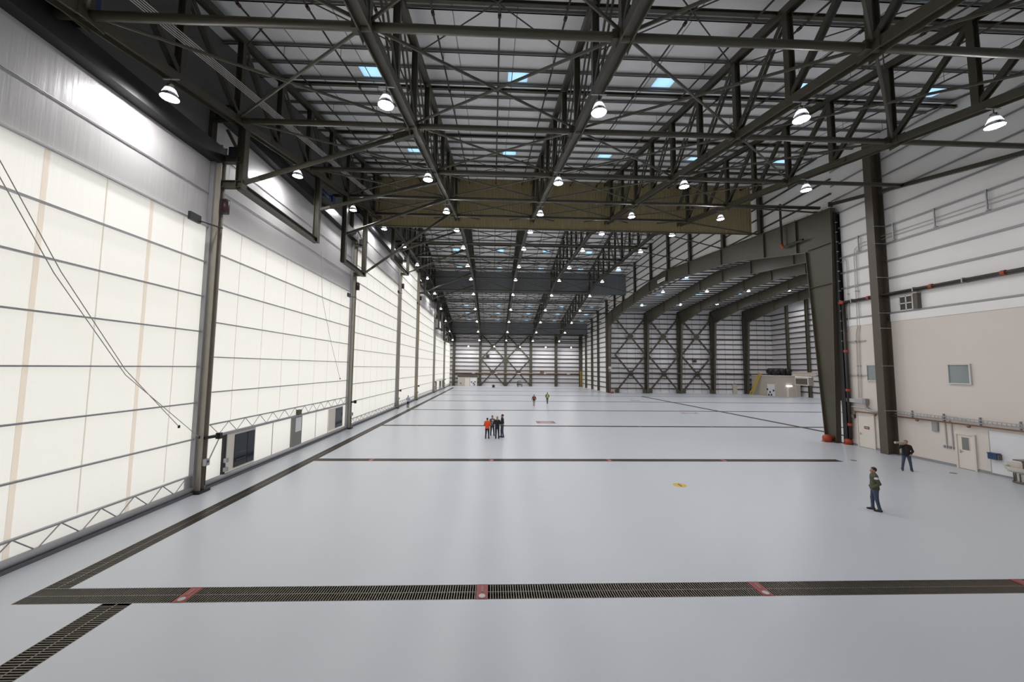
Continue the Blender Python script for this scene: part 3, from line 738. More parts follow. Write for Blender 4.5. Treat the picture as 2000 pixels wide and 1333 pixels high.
for z in (5.5, 8.15):
    r = thing('conduit_rack', (28.45, 28.8, z), '%s short crossbar holding the conduits left of the brown column' % ('lower' if z < 7 else 'upper'), 'bracket', 'conduit crossbars')
    box('channel', 'galvanised', r, 28.42, 28.5, 27.9, 29.4, z-.03, z+.03)
    for y in (28.4, 28.65): box('clamp', 'galvanised', r, 28.36, 28.44, y-.05, y+.05, z-.06, z+.06)
r = thing('wall_trough', (28.4, 28.8, 3.5), 'grey wireway trough on the beige wall left of the brown column', 'wireway')
box('trough', 'galvanised', r, 28.25, 28.54, 28.15, 29.6, 3.38, 3.66); box('junction', 'girt_light', r, 28.22, 28.54, 27.95, 28.2, 3.3, 3.72); box('lower_bar', 'conduit', r, 28.36, 28.5, 27.95, 29.4, 3.0, 3.06)
MB().path([(28.4, 28.1, 3.3), (28.4, 28.05, 2.95), (28.4, 27.6, 2.85), (28.4, 26.9, 2.88)], .07, 8).build('bend', 'galvanised', r)
r = thing('cable_tray', (28.4, 12, 2.9), 'grey wire cable tray along the beige wall', 'cable tray')
box('rail', 'galvanised', r, 28.50, 28.53, Y0+.5, 25.9, 2.84, 2.88); box('rail', 'galvanised', r, 28.24, 28.27, Y0+.5, 25.9, 2.84, 2.88); box('rail', 'galvanised', r, 28.24, 28.27, Y0+.5, 25.9, 3.02, 3.06)
tr = MB()
for k in range(140):
    y = Y0+.6+.2*k
    if y < 25.8: tr.box(28.24, 28.53, y-.012, y+.012, 2.84, 2.865); tr.box(28.235, 28.26, y-.012, y+.012, 2.84, 3.05)
tag(tr.build('wire_rungs', 'galvanised', r), kind='stuff')
for y in (5, 10, 15, 19.7, 21.4, 23.2, 25.0): box('bracket', 'girt_light', r, 28.44, 28.53, y-.03, y+.03, 2.72, 3.18)
r = thing('rail_pipe', (28.35, 12, 2.7), 'copper coloured pipe under the cable tray on the beige wall', 'pipe')
MB().tube((28.35, Y0+.5, 2.68), (28.35, 29.1, 2.68), .045, 8).build('pipe', 'copper_pipe', r, smooth=True)
for y in (16, 21.85, 24.6, 27.4, 28.95):
    MB().lathe([(0, -.1), (.09, -.06), (.09, .04), (0, .08)], (28.33, y, 2.6), 10).build('valve', 'copper_pipe', r, smooth=True)
r = thing('wall_speaker', (28.4, 29.15, 2.3), 'small dark alarm horn on the beige wall beside the tapered column', 'alarm horn'); box('body', 'grate', r, 28.3, 28.54, 29.05, 29.25, 2.15, 2.45); MB().bar((28.35, 29.3, 2.6), (28.4, 29.15, 2.4), .04, .04).build('arm', 'copper_pipe', r)
r = thing('call_point', (28.5, 27.2, 2.1), 'tiny dark red call point between the plain door and brown column', 'call point'); box('body', 'dark_red', r, 28.46, 28.54, 27.12, 27.22, 2.0, 2.2); box('bezel', 'black', r, 28.45, 28.47, 27.14, 27.2, 2.04, 2.16)
for k, (y, l) in enumerate(((23.2, 'left'), (22.87, 'right'))):
    conduit([(28.42, y, 2.85), (28.5, y-.02, 2.6), (28.5, y-.04, 1.25)], '%s upright conduit running down to outlets beside the glazed door' % l, .035)
    r = thing('outlet_row', (28.5, y-.04, 1.15), '%s row of small outlet boxes at the conduit foot' % l, 'outlet', 'outlet boxes')
    for q in (-.14, 0, .14): box('outlet', 'galvanised', r, 28.46, 28.54, y-.04+q-.035, y-.04+q+.035, 1.06, 1.22)
conduit([(28.4, 23.2, 2.9), (28.42, 23.0, 3.1), (28.42, 22.5, 3.08), (28.42, 21.9, 2.95)], 'looping grey cable above the copper pipe', .022, 'conduit')
r = thing('louver', (28.5, 23.7, 2.3), 'grey louver grille on the beige wall under the cable tray', 'louver')
box('frame', 'girt_light', r, 28.48, 28.54, 23.54, 23.9, 2.0, 2.6)
for k in range(7): MB().bar((28.46, 23.57, 2.06+.08*k), (28.46, 23.87, 2.06+.08*k), .015, .05).build('slat', 'galvanised', r)
# doors and windows of the beige wall
def wall_door(n, y0, y1, h, label, glass):
    d = thing('door_%d' % n, (28.54, (y0+y1)/2, 0), label, None, None, 'structure')
    box('leaf', 'door_beige', d, 28.49, 28.54, y0, y1, .02, h)
    for (a, b) in ((y0-.09, y0), (y1, y1+.09)): box('jamb', 'beige', d, 28.44, 28.56, a, b, 0, h+.09)
    box('door_head', 'beige', d, 28.44, 28.56, y0, y1, h, h+.09); box('threshold', 'grate', d, 28.46, 28.56, y0, y1, 0, .02)
    hd = box('handle_plate', 'galvanised', d, 28.475, 28.49, y1-.16, y1-.09, .92, 1.12); MB().bar((28.46, y1-.13, 1.03), (28.46, y1-.27, 1.03), .025, .025).build('lever', 'galvanised', hd)
    if glass:
        g = box('glazing_frame', 'beige', d, 28.475, 28.49, y0+.2, y1-.2, 1.12, 1.92); box('pane', 'door_glass', g, 28.47, 28.478, y0+.23, y1-.23, 1.15, 1.89)
    return d
wall_door(8, 21.78, 22.58, 2.03, 'beige door with a grey glass pane', True)
d = wall_door(9, 27.68, 28.88, 2.45, 'plain beige door with a small red sign', False)
s = box('sign_plate', 'red_paint', d, 28.475, 28.49, 28.02, 28.42, 1.42, 1.62); box('sign_band', 'sign_pale', s, 28.47, 28.478, 28.08, 28.36, 1.49, 1.55)
def wall_window(n, y0, y1, z0, z1, label):
    d = thing('window_%d' % n, (28.5, (y0+y1)/2, z0), label, None, None, 'structure')
    for (a, b, c, e) in ((y0-.07, y0, z0-.07, z1+.07), (y1, y1+.07, z0-.07, z1+.07)): box('frame', 'window_frame', d, 28.44, 28.56, a, b, c, e)
    box('sill', 'window_frame', d, 28.44, 28.56, y0, y1, z0-.07, z0); box('window_head', 'window_frame', d, 28.44, 28.56, y0, y1, z1, z1+.07)
    box('pane', 'window_glass', d, 28.50, 28.53, y0, y1, z0, z1)
wall_window(1, 21.72, 22.74, 5.14, 6.25, 'square glass window high on the beige wall')
wall_window(2, 26.95, 27.9, 5.14, 6.25, 'glass window partly behind the brown column')
d = thing('window_3', (28.5, 24.9, 10.1), 'small dark four pane window in the white upper wall', None, None, 'structure')
box('backing', 'pipe_black', d, 28.5, 28.58, 24.5, 25.28, 10.1, 11.0)
for y in (24.46, 24.87, 25.28): box('frame_bar', 'window_frame', d, 28.42, 28.58, y-.035, y+.035, 10.05, 11.05)
for z in (10.06, 10.54, 11.02): box('frame_bar', 'window_frame', d, 28.42, 28.58, 24.46, 25.3, z-.035, z+.035)
for y in (24.66, 25.08):
    for z in (10.3, 10.78): box('pane', 'pipe_black', d, 28.46, 28.5, y-.16, y+.16, z-.19, z+.19)
r = thing('wall_pilaster', (28.45, 24.2, 10.0), 'short brown box post beside the four pane window', 'box post'); box('post', 'steel_brown', r, 28.3, 28.58, 24.05, 24.3, 10.05, 11.1); box('cap', 'window_frame', r, 28.28, 28.58, 24.03, 24.32, 11.1, 11.14)
r = thing('splash_panel', (28.53, 18, 0), 'white splash panel on the wall behind the wash fountain', 'wall panel')
box('panel', 'white_paint', r, 28.48, 28.535, 15.5, 21.05, .12, 2.48); box('edge_strip', 'galvanised', r, 28.47, 28.535, 21.05, 21.08, .12, 2.48)
r = thing('towel_dispenser', (28.4, 20.8, .9), 'blue towel dispenser box on the white splash panel', 'dispenser')
box('body', 'blue_plastic', r, 28.24, 28.5, 20.62, 21.02, .92, 1.24); box('lid', 'blue_plastic', r, 28.22, 28.5, 20.6, 21.04, 1.24, 1.28); box('side_cap', 'grate', r, 28.26, 28.5, 20.56, 20.62, .93, 1.23)
r = thing('wash_fountain', (27.4, 19.3, 0), 'beige semicircular wash fountain at the right edge of the floor', 'wash fountain')
def half(prof, n=18):
    mb = MB(); k0 = 0
    for (rad, z) in prof:
        for k in range(n+1):
            t = math.pi*k/n; mb.v.append((28.05-rad*math.sin(t)*.95, 19.3+rad*math.cos(t), z))
    for j in range(len(prof)-1):
        for k in range(n): a = j*(n+1)+k; mb.f.append((a, a+1, a+n+2, a+n+1)); mb.mi.append(0)
    return mb
half([(.32, .5), (.55, .56), (.72, .66), (.76, .8), (.76, .84), (.70, .84), (.66, .74), (.4, .68), (0, .66)]).build('bowl', 'fixture_white', r, smooth=False)
box('back_panel', 'fixture_white', r, 28.05, 28.45, 18.5, 20.1, .45, 1.0)
half([(.40, .12), (.44, .5)]).build('pedestal', 'fixture_white', r)
for k in range(7): t = math.pi*(k+.5)/7; x, y = 28.05-.45*math.sin(t)*.95, 19.3+.45*math.cos(t); MB().tube((x, y, .1), (x, y, .52), .025, 6).build('support_rod', 'grate', r)
MB().lathe([(.09, .68), (.09, 1.1), (.12, 1.12), (.12, 1.18), (0, 1.2)], (27.75, 19.15, 0), 12).build('spray_post', 'copper_pipe', r, smooth=True)
box('spray_head', 'grate', r, 27.5, 28.2, 18.8, 19.45, 1.2, 1.25)
half([(.52, .02), (.52, .07), (.48, .07), (.48, .02)]).build('foot_ring', 'grate', r)

# ------------------------------------------------------------------ side hall
FX = [28.15, 37.4, 45.6, 53.9, 62.2]
fl = ['nearest', 'second', 'third', 'fourth', 'fifth']
def frame_poly(x):
    u = .03*(x-28.4)
    top = [(29.75, 19.4+u), (61, 22.0+u), (91.7, 19.4+u)]
    low = [(90.6, 0), (89.5, 16.4+u), (79.5, 18.45+u), (64.5, 19.9+u), (57.5, 19.9+u), (42.5, 18.45+u), (32.4, 16.4+u), (31.3, 0)]
    return top, low
for i, X in enumerate(FX):
    top, low = frame_poly(X)
    r = thing('rigid_frame', (X, 61, 0), ('huge tapered steel frame with the big column at the side hall opening' if i == 0 else '%s olive rigid frame spanning the side hall roof' % fl[i]), 'steel frame', 'rigid frames of the side hall')
    MB().prism_x([(30.3, 0), (31.3, 0), low[6], (29.75, 16.6), ], X-.02, X+.02).build('leg', 'steel', r)
    MB().prism_x([(90.6, 0), (91.5, 0), (91.7, 16.6), low[1]], X-.02, X+.02).build('leg', 'steel_far', r)
    MB().prism_x([(29.75, 16.6), low[6], low[5], low[4], low[3], low[2], low[1], (91.7, 16.6), top[2], top[1], top[0]], X-.02, X+.02).build('rafter', 'steel', r)
    fm = MB(); W_ = .44
    seq = [(30.3, 0), (29.75, 16.6), top[0], top[1], top[2], (91.7, 16.6), (91.5, 0)]
    for a, b in zip(seq[:-1], seq[1:]): fm.bar((X, *a), (X, *b), W_, .05, (1, 0, 0))
    fm.build('outer_flange', 'steel_brown', r)
    fm = MB(); seq = list(low)
    for a, b in zip(seq[:-1], seq[1:]): fm.bar((X, *a), (X, *b), W_, .05, (1, 0, 0))
    fm.build('inner_flange', 'steel_brown', r)
    for y in (33.4, 37.6, 45, 52.8, 59.6, 66.4, 74.2, 81, 88):
        zt_ = 22.0-2.6*abs(y-61)/30.8+.03*(X-28.4); zl_ = np.interp(y, [q[0] for q in reversed(low)], [q[1] for q in reversed(low)])
        box('stiffener', 'steel_brown', r, X-.2, X+.2, y-.015, y+.015, zl_, zt_)
    for z in (13.1, 16.5):
        MB().bar((X, 29.8+.0*z, z), (X, 32.2, z), .42, .03, (1, 0, 0)).build('stiffener', 'steel_brown', r)
    box('base_plate', 'steel_brown', r, X-.35, X+.35, 30.1, 31.5, 0, .06); box('base_plate', 'steel_brown', r, X-.35, X+.35, 90.4, 91.7, 0, .06)
# walls and roof of the side hall
wsb = wall_poly('wall_side_hall_back', 'wall_far', [(XR, AY1, 0), (AX, AY1, 0), (AX, AY1, 22), (XR, AY1, 22)], 'back wall of the side hall with dark girts')
wsr = wall_poly('wall_side_hall_right', 'wall_far', [(AX, AY0, 0), (AX, AY1, 0), (AX, AY1, 21.5), (AX, 61, 24.4), (AX, AY0, 21.5)], 'right wall of the side hall')
wall_poly('wall_side_hall_front', 'wall_far', [(XR+.3, AY0-.35, 0), (AX, AY0-.35, 0), (AX, AY0-.35, 22), (XR+.3, AY0-.35, 22)], 'near wall of the side hall')
z = 1.1
while z < 20:
    t = .18 if abs(z-8.8) < .6 or abs(z-13.6) < .6 or abs(z-4.8) < .6 else .11
    MB().box(XR, AX, AY1-.2, AY1, z-t, z+t).build('girt', 'girt_dark', wsb); MB().box(AX-.2, AX, AY0, AY1, z-.11, z+.11).build('girt', 'girt_dark', wsr)
    z += 1.22
for x in [XR+2.2+2.05*k for k in range(19)]:
    MB().box(x-.014, x+.014, AY1-.24, AY1-.2, .1, 19.5).build('sag_rod', 'girt_dark', wsb)
def zar(x, y): return 19.4+2.6*(1-abs(y-61)/30.8)+.03*(x-28.4)+.42
APY = [31.2+1.49*k for k in range(41)]
def midq(y): return min([(a+b)/2 for a, b in zip(APY[:-1], APY[1:])], key=lambda q: abs(q-y))
ASX = [34.6, 43.0, 51.4, 59.8, 67.0]; ASY = [midq(y) for y in (37.5, 46.7, 56.1, 66.5, 76.3, 84.9)]
holes = [(x-.75, x+.75, y-.55, y+.55) for x in ASX for y in ASY]
xs = sorted(set([XR-.1, AX+.3]+[h[0] for h in holes]+[h[1] for h in holes])); ys = sorted(set([AY0-.6, 61, AY1+.3]+[h[2] for h in holes]+[h[3] for h in holes]))
ceil2 = tag(sheet(xs, ys, holes, zar, 'ceiling', 'insulation'), 'roof of the side hall with small skylights', None, None, 'structure')
for h in holes:
    x0, x1, y0, y1 = h; mb = MB()
    P = [(x0, y0), (x1, y0), (x1, y1), (x0, y1)]
    for a, b in zip(P, P[1:]+P[:1]): mb.quad((*a, zar(*a)), (*b, zar(*b)), (*b, zar(*b)+.25), (*a, zar(*a)+.25))
    s = mb.build('skylight', 'white_paint', ceil2)
    MB().quad(*[(x, y, zar(x, y)+.01) for x, y in P]).build('pane', 'skylight_pane', s)
for y in APY:
    MB().bar((XR, y, zar(XR, y)-.10), (AX, y, zar(AX, y)-.10), .19, .07, (0, 0, 1)).build('purlin', 'steel_far', ceil2)
# columns of the side hall walls
for k, X in enumerate(FX[1:]):
    r = thing('steel_column', (X, AY1-.5, 0), '%s column on the back wall of the side hall' % ORD[k], 'column', 'wall columns')
    mb = MB(); mb.v = []
    for (w, z) in ((.35, 0), (.95, 19)):
        mb.v += [(X-.28, AY1-w-.25, z), (X+.28, AY1-w-.25, z), (X+.28, AY1-.2, z), (X-.28, AY1-.2, z)]
    mb.f = [(0, 1, 5, 4), (1, 2, 6, 5), (2, 3, 7, 6), (3, 0, 4, 7), (3, 2, 1, 0), (4, 5, 6, 7)]; mb.mi = [0]*6
    mb.build('shaft', 'steel_far', r); box('base_plate', 'steel_far', r, X-.45, X+.45, AY1-.9, AY1-.1, 0, .05)
for k, y in enumerate((86.3, 80.6, 73.0, 65.0, 57.0, 49.0, 41.0)):
    column('steel_column', AX-.4, y, zar(AX-.4, y)-.15, .5, .5, 'steel_brown', '%s column on the right wall of the side hall from the back corner' % ORD[k], (0, 1, 0))
xb = [29.3, FX[1], FX[2], FX[3]]
for i in range(3):
    for (z0, z1, l) in ((.25, 9.2, 'lower'), (9.2, 18.3, 'upper')):
        x0, x1 = xb[i]+.3, xb[i+1]-.3; y = AY1-1.15; xm, zm = (x0+x1)/2, (z0+z1)/2
        r = thing('wall_brace', (xm, y, z0), '%s X brace in %s bay of the side hall back wall' % (l, ORD[i]), 'bracing', 'X braces in the side hall')
        for (p, q, dy) in (((x0, z0), (x1, z1), 0), ((x0, z1), (x1, z0), .03)): MB().hbeam((p[0], y-dy, p[1]), (q[0], y-dy, q[1]), .28, .36, .03, (0, 1, 0)).build('brace_bar', 'steel_far', r)
        mb = MB(); c = [(xm-.85, zm), (xm, zm-.85), (xm+.85, zm), (xm, zm+.85)]
        mb.v = [(a, y-.2, b) for a, b in c]+[(a, y-.14, b) for a, b in c]; mb.f = [(0, 1, 2, 3), (7, 6, 5, 4), (0, 4, 5, 1), (1, 5, 6, 2), (2, 6, 7, 3), (3, 7, 4, 0)]; mb.mi = [0]*6
        mb.build('node_plate', 'steel_far', r)
        if z0 < 1:
            for (xx, s) in ((x0, 1), (x1, -1)): MB().bar((xx-s*.2, y-.1, .45), (xx+s*.9, y-.1, .45), .06, .8, (0, 1, 0)).build('foot_plate', 'steel_far', r)
# posts over the big girder + their struts
PY = [38.4, 44.9, 52.8, 59.6, 66.4, 74.2, 81.0, 87.0]
for k, y in enumerate(PY):
    column('wall_post', XR-.3, y, zt(y)-.1, .36, .4, 'steel_brown', '%s dark post on the white wall above the big girder' % ORD[k], (1, 0, 0), 'posts above the girder', False)
    o = [c for c in COL.objects if c.name.startswith('shaft')][-1]
for o in [o for o in COL.objects if o.name.startswith('wall_post')]:
    y = o.location.y; sh = o.children[0]
    bpy.data.objects.remove(sh)
    MB().hbeam((XR-.3, y, za(y)), (XR-.3, y, zt(y)+.3), .36, .4, .04, (1, 0, 0)).build('shaft', 'steel_brown', o)
    box('cap_plate', 'steel_brown', o, XR-.5, XR-.05, y-.25, y+.25, za(y)-.03, za(y)+.04)
for k, y in enumerate([31.4]+PY):
    p, q = Vector((TX[4]+.2, y, zb(y))), Vector((XR-.56, y, za(y)+.15))
    if k == 0: q = Vector((XR-.35, y-.3, za(AY0)+.15))
    r = thing('kicker_strut', p, '%s slanting strut from the right truss down to the big girder' % ORD[k], 'strut', 'slanting struts to the girder')
    MB().tube(p, q, .075, 8).build('pipe', 'steel', r); d = (q-p).normalized(); MB().bar(q-d*.5, q, .2, .12).build('end_fitting', 'steel', r); MB().bar(p, p+d*.5, .2, .12).build('end_fitting', 'steel', r)
r = thing('girder_sign', (27.9, 61.3, 20.6), 'small white sign plate fixed to the big girder', 'sign'); box('plate', 'white_paint', r, 27.85, 27.9, 59.9, 62.7, 20.35, 20.85); box('text_band', 'red_faded', r, 27.84, 27.85, 60.2, 62.4, 20.55, 20.68)
for y in (60.2, 62.4): box('bracket', 'galvanised', r, 27.88, 28.12, y-.04, y+.04, 20.1, 20.4)
# drain pipe with red elbow near the big knee
r = thing('drain_pipe', (27.9, 34.2, 17), 'black drop pipe with orange elbow at the top of the big column', 'pipe')
MB().path([(27.8, 34.9, 22.0), (27.8, 34.9, 17.9)], .1, 10).build('pipe', 'pipe_black', r); MB().path([(27.8, 34.6, 17.6), (27.8, 32.4, 17.6)], .1, 10).build('pipe', 'pipe_black', r)
MB().path([(27.8, 34.9, 17.95), (27.8, 34.82, 17.7), (27.8, 34.55, 17.6)], .14, 10).build('elbow', 'orange', r)
# orange foam monitors at the foot of the big column
def monitor(x, y, s, label):
    r = thing('foam_monitor', (x, y, 0), label, 'foam monitor', 'orange foam monitors')
    MB().lathe([(0, .02), (.22*s, .02), (.3*s, .12*s), (.33*s, .3*s), (.3*s, .46*s), (.2*s, .56*s), (0, .58*s)], (x, y, 0), 14).build('body', 'orange', r, smooth=True)
    MB().tube((x+.05, y, .3*s), (x+.55*s, y+.1, .3*s), .16*s, 10).build('nozzle', 'orange', r, smooth=True)
    MB().lathe([(.2*s, -.04), (.2*s, .04), (0, .04)], (x+.45*s, y+.08, .3*s), 12, 'x').build('flange', 'coupling_red', r)
    box('base', 'coupling_red', r, x-.3*s, x+.3*s, y-.25*s, y+.25*s, 0, .05)
monitor(27.55, 30.7, 1.0, 'orange red foam monitor in front of the big tapered column')
monitor(28.3, 29.6, .8, 'smaller orange red foam monitor between column and beige wall')
monitor(28.3, 89.6, .9, 'tiny orange red foam monitor at the far column of the opening')
# jib arms on the first frame
def jib(y, sgn, z, label):
    r = thing('jib_unit', (27.72, y, z), label, 'wall unit', 'units on the frame legs')
    MB().hbeam((27.72, y, z), (27.72, y+sgn*2.6, z), .3, .25, .03, (0, 0, 1)).build('arm', 'cream', r)
    box('heater', 'cream', r, 27.45, 27.9, y+sgn*1.3-.75, y+sgn*1.3+.75, z-1.0, z-.3); box('louver_face', 'steel_far', r, 27.4, 27.46, y+sgn*1.3-.6, y+sgn*1.3+.6, z-.9, z-.4)
    MB().tube((27.66, y+sgn*.4, z-.25), (27.66, y+sgn*2.2, z-.25), .06, 8).build('lamp_tube', 'white_paint', r)
    for q in (.6, 2.0): MB().tube((27.72, y+sgn*q, z-.3), (27.72, y+sgn*q, z-.1), .03, 6).build('hanger', 'grate', r)
jib(31.6, 1, 5.5, 'cream heater unit on an arm beside the big tapered column')
jib(90.0, -1, 6.2, 'pale heater unit on an arm at the far column of the opening')
# plant room in the side hall
r = thing('plant_room', (66, 87, 0), 'beige plant room box in the corner of the side hall', 'room box')
box('body', 'cream', r, 63.1, 68.7, 82.7, 90.6, 0, 4.55); box('roof_rim', 'beige', r, 62.95, 68.75, 82.55, 90.7, 4.55, 4.7)
dr = box('doorway', 'beige', r, 65.5, 67.7, 82.62, 82.7, 0, 2.2); box('door_leaf', 'cream', dr, 65.9, 67.6, 82.58, 82.62, .05, 2.1)
box('tube_lamp', 'tube_light', r, 65.4, 66.6, 82.4, 82.6, 2.3, 2.45)
pn = box('white_panel', 'white_paint', r, 63.02, 63.1, 83.1, 85.3, .1, 2.7)
for (y, z) in ((85.2, 1.5), (83.3, 1.3), (84.4, .9), (84.8, .3), (84.0, .35)): box('fitting', 'black', pn, 62.9, 63.02, y-.14, y+.14, z-.2, z+.2)
for k, (x, y) in enumerate(((64.2, 84.0), (65.6, 84.2), (67.0, 84.0), (64.8, 86.5), (66.6, 86.5))):
    q = thing('foam_tank', (x, y, 4.7), '%s black tank lying on top of the plant room' % ORD[k], 'tank', 'black tanks on the plant room')
    MB().lathe([(0, -.66), (.5, -.62), (.72, -.4), (.72, .4), (.5, .62), (0, .66)], (x, y, 5.6), 14, 'x').build('shell', 'black', q, smooth=True)
    for s in (-.3, .3): box('saddle', 'black', q, x+s-.08, x+s+.08, y-.5, y+.5, 4.7, 5.2)
r = thing('ship_stair', (62.2, 88.5, 0), 'yellow ladder leaning against the plant room', 'ladder')
for y in (87.0, 87.7): MB().bar((61.3, y+1.2, 0), (63.0, y, 5.2), .1, .22).build('rail', 'yellow_steel', r)
for k in range(12): t = (k+.5)/12; MB().bar((61.3+1.7*t, 88.2-1.2*t, 5.0*t), (61.3+1.7*t, 88.9-1.2*t, 5.0*t), .2, .05).build('tread', 'yellow_steel', r)
r = thing('personnel_door', (59.6, AY1-.4, 0), 'beige personnel door in the side hall back wall', 'door'); box('leaf', 'cream', r, 59.1, 60.1, AY1-.35, AY1-.25, 0, 2.1); box('frame_head', 'beige', r, 59.0, 60.2, AY1-.38, AY1-.22, 2.1, 2.25)
r = thing('louver_vent', (49.65, AY1-.3, 7.6), 'small dark louver vent on the side hall back wall', 'vent'); box('frame', 'black', r, 49.15, 50.15, AY1-.32, AY1-.25, 7.6, 8.6)
for k in range(2): box('slat', 'grate', r, 49.25+.5*k, 49.55+.5*k, AY1-.36, AY1-.32, 7.7, 8.5)
r = thing('sprinkler_main', (48, AY1-.8, 4.9), 'dark fire main along the side hall back wall', 'pipe'); MB().tube((30, AY1-1.62, 4.85), (62.8, AY1-1.62, 4.85), .15, 8).build('pipe', 'pipe_black', r)
for x in (33, 41, 49, 57): MB().tube((x-.2, AY1-1.62, 4.85), (x+.2, AY1-1.62, 4.85), .2, 8).build('coupling', 'pipe_black', r)

# ------------------------------------------------------------------ high bay lamps
LP = {}
def lamp_proto():
    r = thing('high_bay_lamp', (0, 0, 0))
    MB().lathe([(0, .56), (.11, .54), (.13, .42), (.10, .37), (.07, .36)], (0, 0, 0), 14).build('ballast_housing', 'aluminium', r, smooth=True)
    MB().lathe([(.07, .37), (.12, .34), (.22, .2), (.29, .04), (.305, 0), (.29, 0), (.275, .04), (.2, .2), (.1, .33)], (0, 0, 0), 16).build('reflector', 'aluminium', r, smooth=True)
    MB().lathe([(.285, .02), (.15, -.02), (.0, -.03)], (0, 0, 0), 12).build('lens', 'lamp_lens', r)
    MB().lathe([(.15, .33), (.17, .3), (.25, .17), (.17, .36), (.15, .33)], (0, 0, 0), 12).build('refractor', 'lamp_refractor', r)
    MB().tube((0, 0, .54), (0, 0, .75), .02, 6).build('stem', 'grate', r)
    MB().box(-.3, .3, -.03, .03, .74, .77).build('bracket', 'galvanised', r)
    return r
proto = lamp_proto(); first = True
def lamp(x, y, z, label, group):
    global first
    if first: o = proto; o.location = (x, y, z); first = False
    else: o = copy_tree(proto, (x, y, z))
    tag(o, label, 'lamp', group)
rows = [('above the hangar doors', TX[0]+.1), ('under the truss left of the middle', TX[1]-.2), ('under the truss right of the middle', TX[2]), ('under the truss second from right', TX[3]), ('under the truss nearest the right wall', TX[4])]
for i, (w, x) in enumerate(rows):
    for k in range(12):
        y = 13.9+9.15*k
        lamp(x, y, zb(y)-.97, 'glowing bell lamp %s, %s from the viewer' % (w, ORD[k]), 'bell lamps under the main trusses')
for i, x in enumerate((-7.6, .4, 8.4, 16.4, 24.4)):
    lamp(x, Y1-3.6, 12.2, '%s bell lamp from the left close to the far end wall' % ORD[i], 'bell lamps by the far wall')
    r = thing('lamp_hanger', (x, Y1-3.6, 13.1), '%s long rod holding a lamp at the far end wall' % ORD[i], 'rod', 'lamp rods at the far wall')
    MB().tube((x, Y1-3.6, 12.95), (x, Y1-3.6, zr(Y1-3.6)-.1), .02, 6).build('rod', 'grate', r); box('ceiling_clip', 'grate', r, x-.08, x+.08, Y1-3.68, Y1-3.52, zr(Y1-3.6)-.2, zr(Y1-3.6)-.05)
for i, x in enumerate((32.8, 41.5, 49.8, 58.0, 66.0)):
    for k in range(6):
        y = min(APY, key=lambda q: abs(q-(36.0, 45.2, 54.3, 62.8, 71.9, 82.2)[k])); z = zar(x, y)-.21-.77
        lamp(x, y, z, 'bell lamp in the side hall, %s row from its opening, %s from the near end' % (ORD[i], ORD[k]), 'bell lamps in the side hall')
# ------------------------------------------------------------------ people (one continuous skin each, built from a blended distance field)
mat('skin', (0.46, 0.24, 0.17), 0.55, 0, 0.06, 20)
mat('jacket_green', (0.075, 0.075, 0.045), 0.8, 0, 0.2, 14, 0.3, 20)
mat('jacket_black', (0.012, 0.011, 0.013), 0.75, 0, 0.2, 14, 0.3, 20)
mat('jacket_grey', (0.12, 0.12, 0.13), 0.8, 0, 0.2, 14, 0.3, 20)
mat('jacket_orange', (0.75, 0.085, 0.012), 0.7, 0, 0.12, 12, 0.3, 18)
mat('vest_red', (0.62, 0.09, 0.02), 0.7, 0, 0.12, 12)
mat('vest_lime', (0.42, 0.52, 0.05), 0.7, 0, 0.12, 12)
mat('shirt_pale', (0.46, 0.48, 0.58), 0.8, 0, 0.08, 12, 0.2, 16)
mat('jeans', (0.055, 0.075, 0.125), 0.85, 0, 0.25, 10, 0.2, 20)
mat('jeans_dark', (0.014, 0.016, 0.024), 0.85, 0, 0.2, 10)
mat('khaki', (0.27, 0.235, 0.17), 0.85, 0, 0.15, 10)
mat('trouser_grey', (0.10, 0.10, 0.10), 0.85, 0, 0.15, 10)
mat('shoe', (0.035, 0.024, 0.018), 0.5)
mat('hair_dark', (0.014, 0.010, 0.008), 0.6)
mat('hair_blond', (0.44, 0.29, 0.13), 0.6)
mat('hair_grey', (0.20, 0.12, 0.09), 0.6)
mat('white_cloth', (0.72, 0.72, 0.70), 0.7)
mat('tan_cloth', (0.28, 0.20, 0.12), 0.8)
mat('eye', (0.02, 0.015, 0.012), 0.2)
mat('lips', (0.32, 0.12, 0.10), 0.5)
mat('camera_tan', (0.42, 0.36, 0.26), 0.5)

def sd_cone(P, a, b, ra, rb, sy=1.0):
    Q = P.copy(); a = np.array(a, np.float32); b = np.array(b, np.float32)
    Q[..., 1] = Q[..., 1]/sy; a = a*np.array([1, 1/sy, 1], np.float32); b = b*np.array([1, 1/sy, 1], np.float32)
    ab = b-a; t = np.clip(((Q-a)@ab)/max(1e-9, float(ab@ab)), 0, 1)
    d = np.linalg.norm(Q-(a+t[..., None]*ab), axis=-1)-(ra+(rb-ra)*t)
    return d*min(1.0, sy)
def sd_ell(P, c, r):
    q = (P-np.array(c, np.float32)); r = np.array(r, np.float32)
    k0 = np.linalg.norm(q/r, axis=-1); k1 = np.linalg.norm(q/(r*r), axis=-1)+1e-9
    return k0*(k0-1)/k1
def ev(P, pr):
    if pr[0] == 'e': return sd_ell(P, pr[1], pr[2])
    d = sd_cone(P, pr[1], pr[2], pr[3], pr[4], pr[5])
    return np.maximum(d, pr[8]-P[..., 2]) if len(pr) > 8 else d
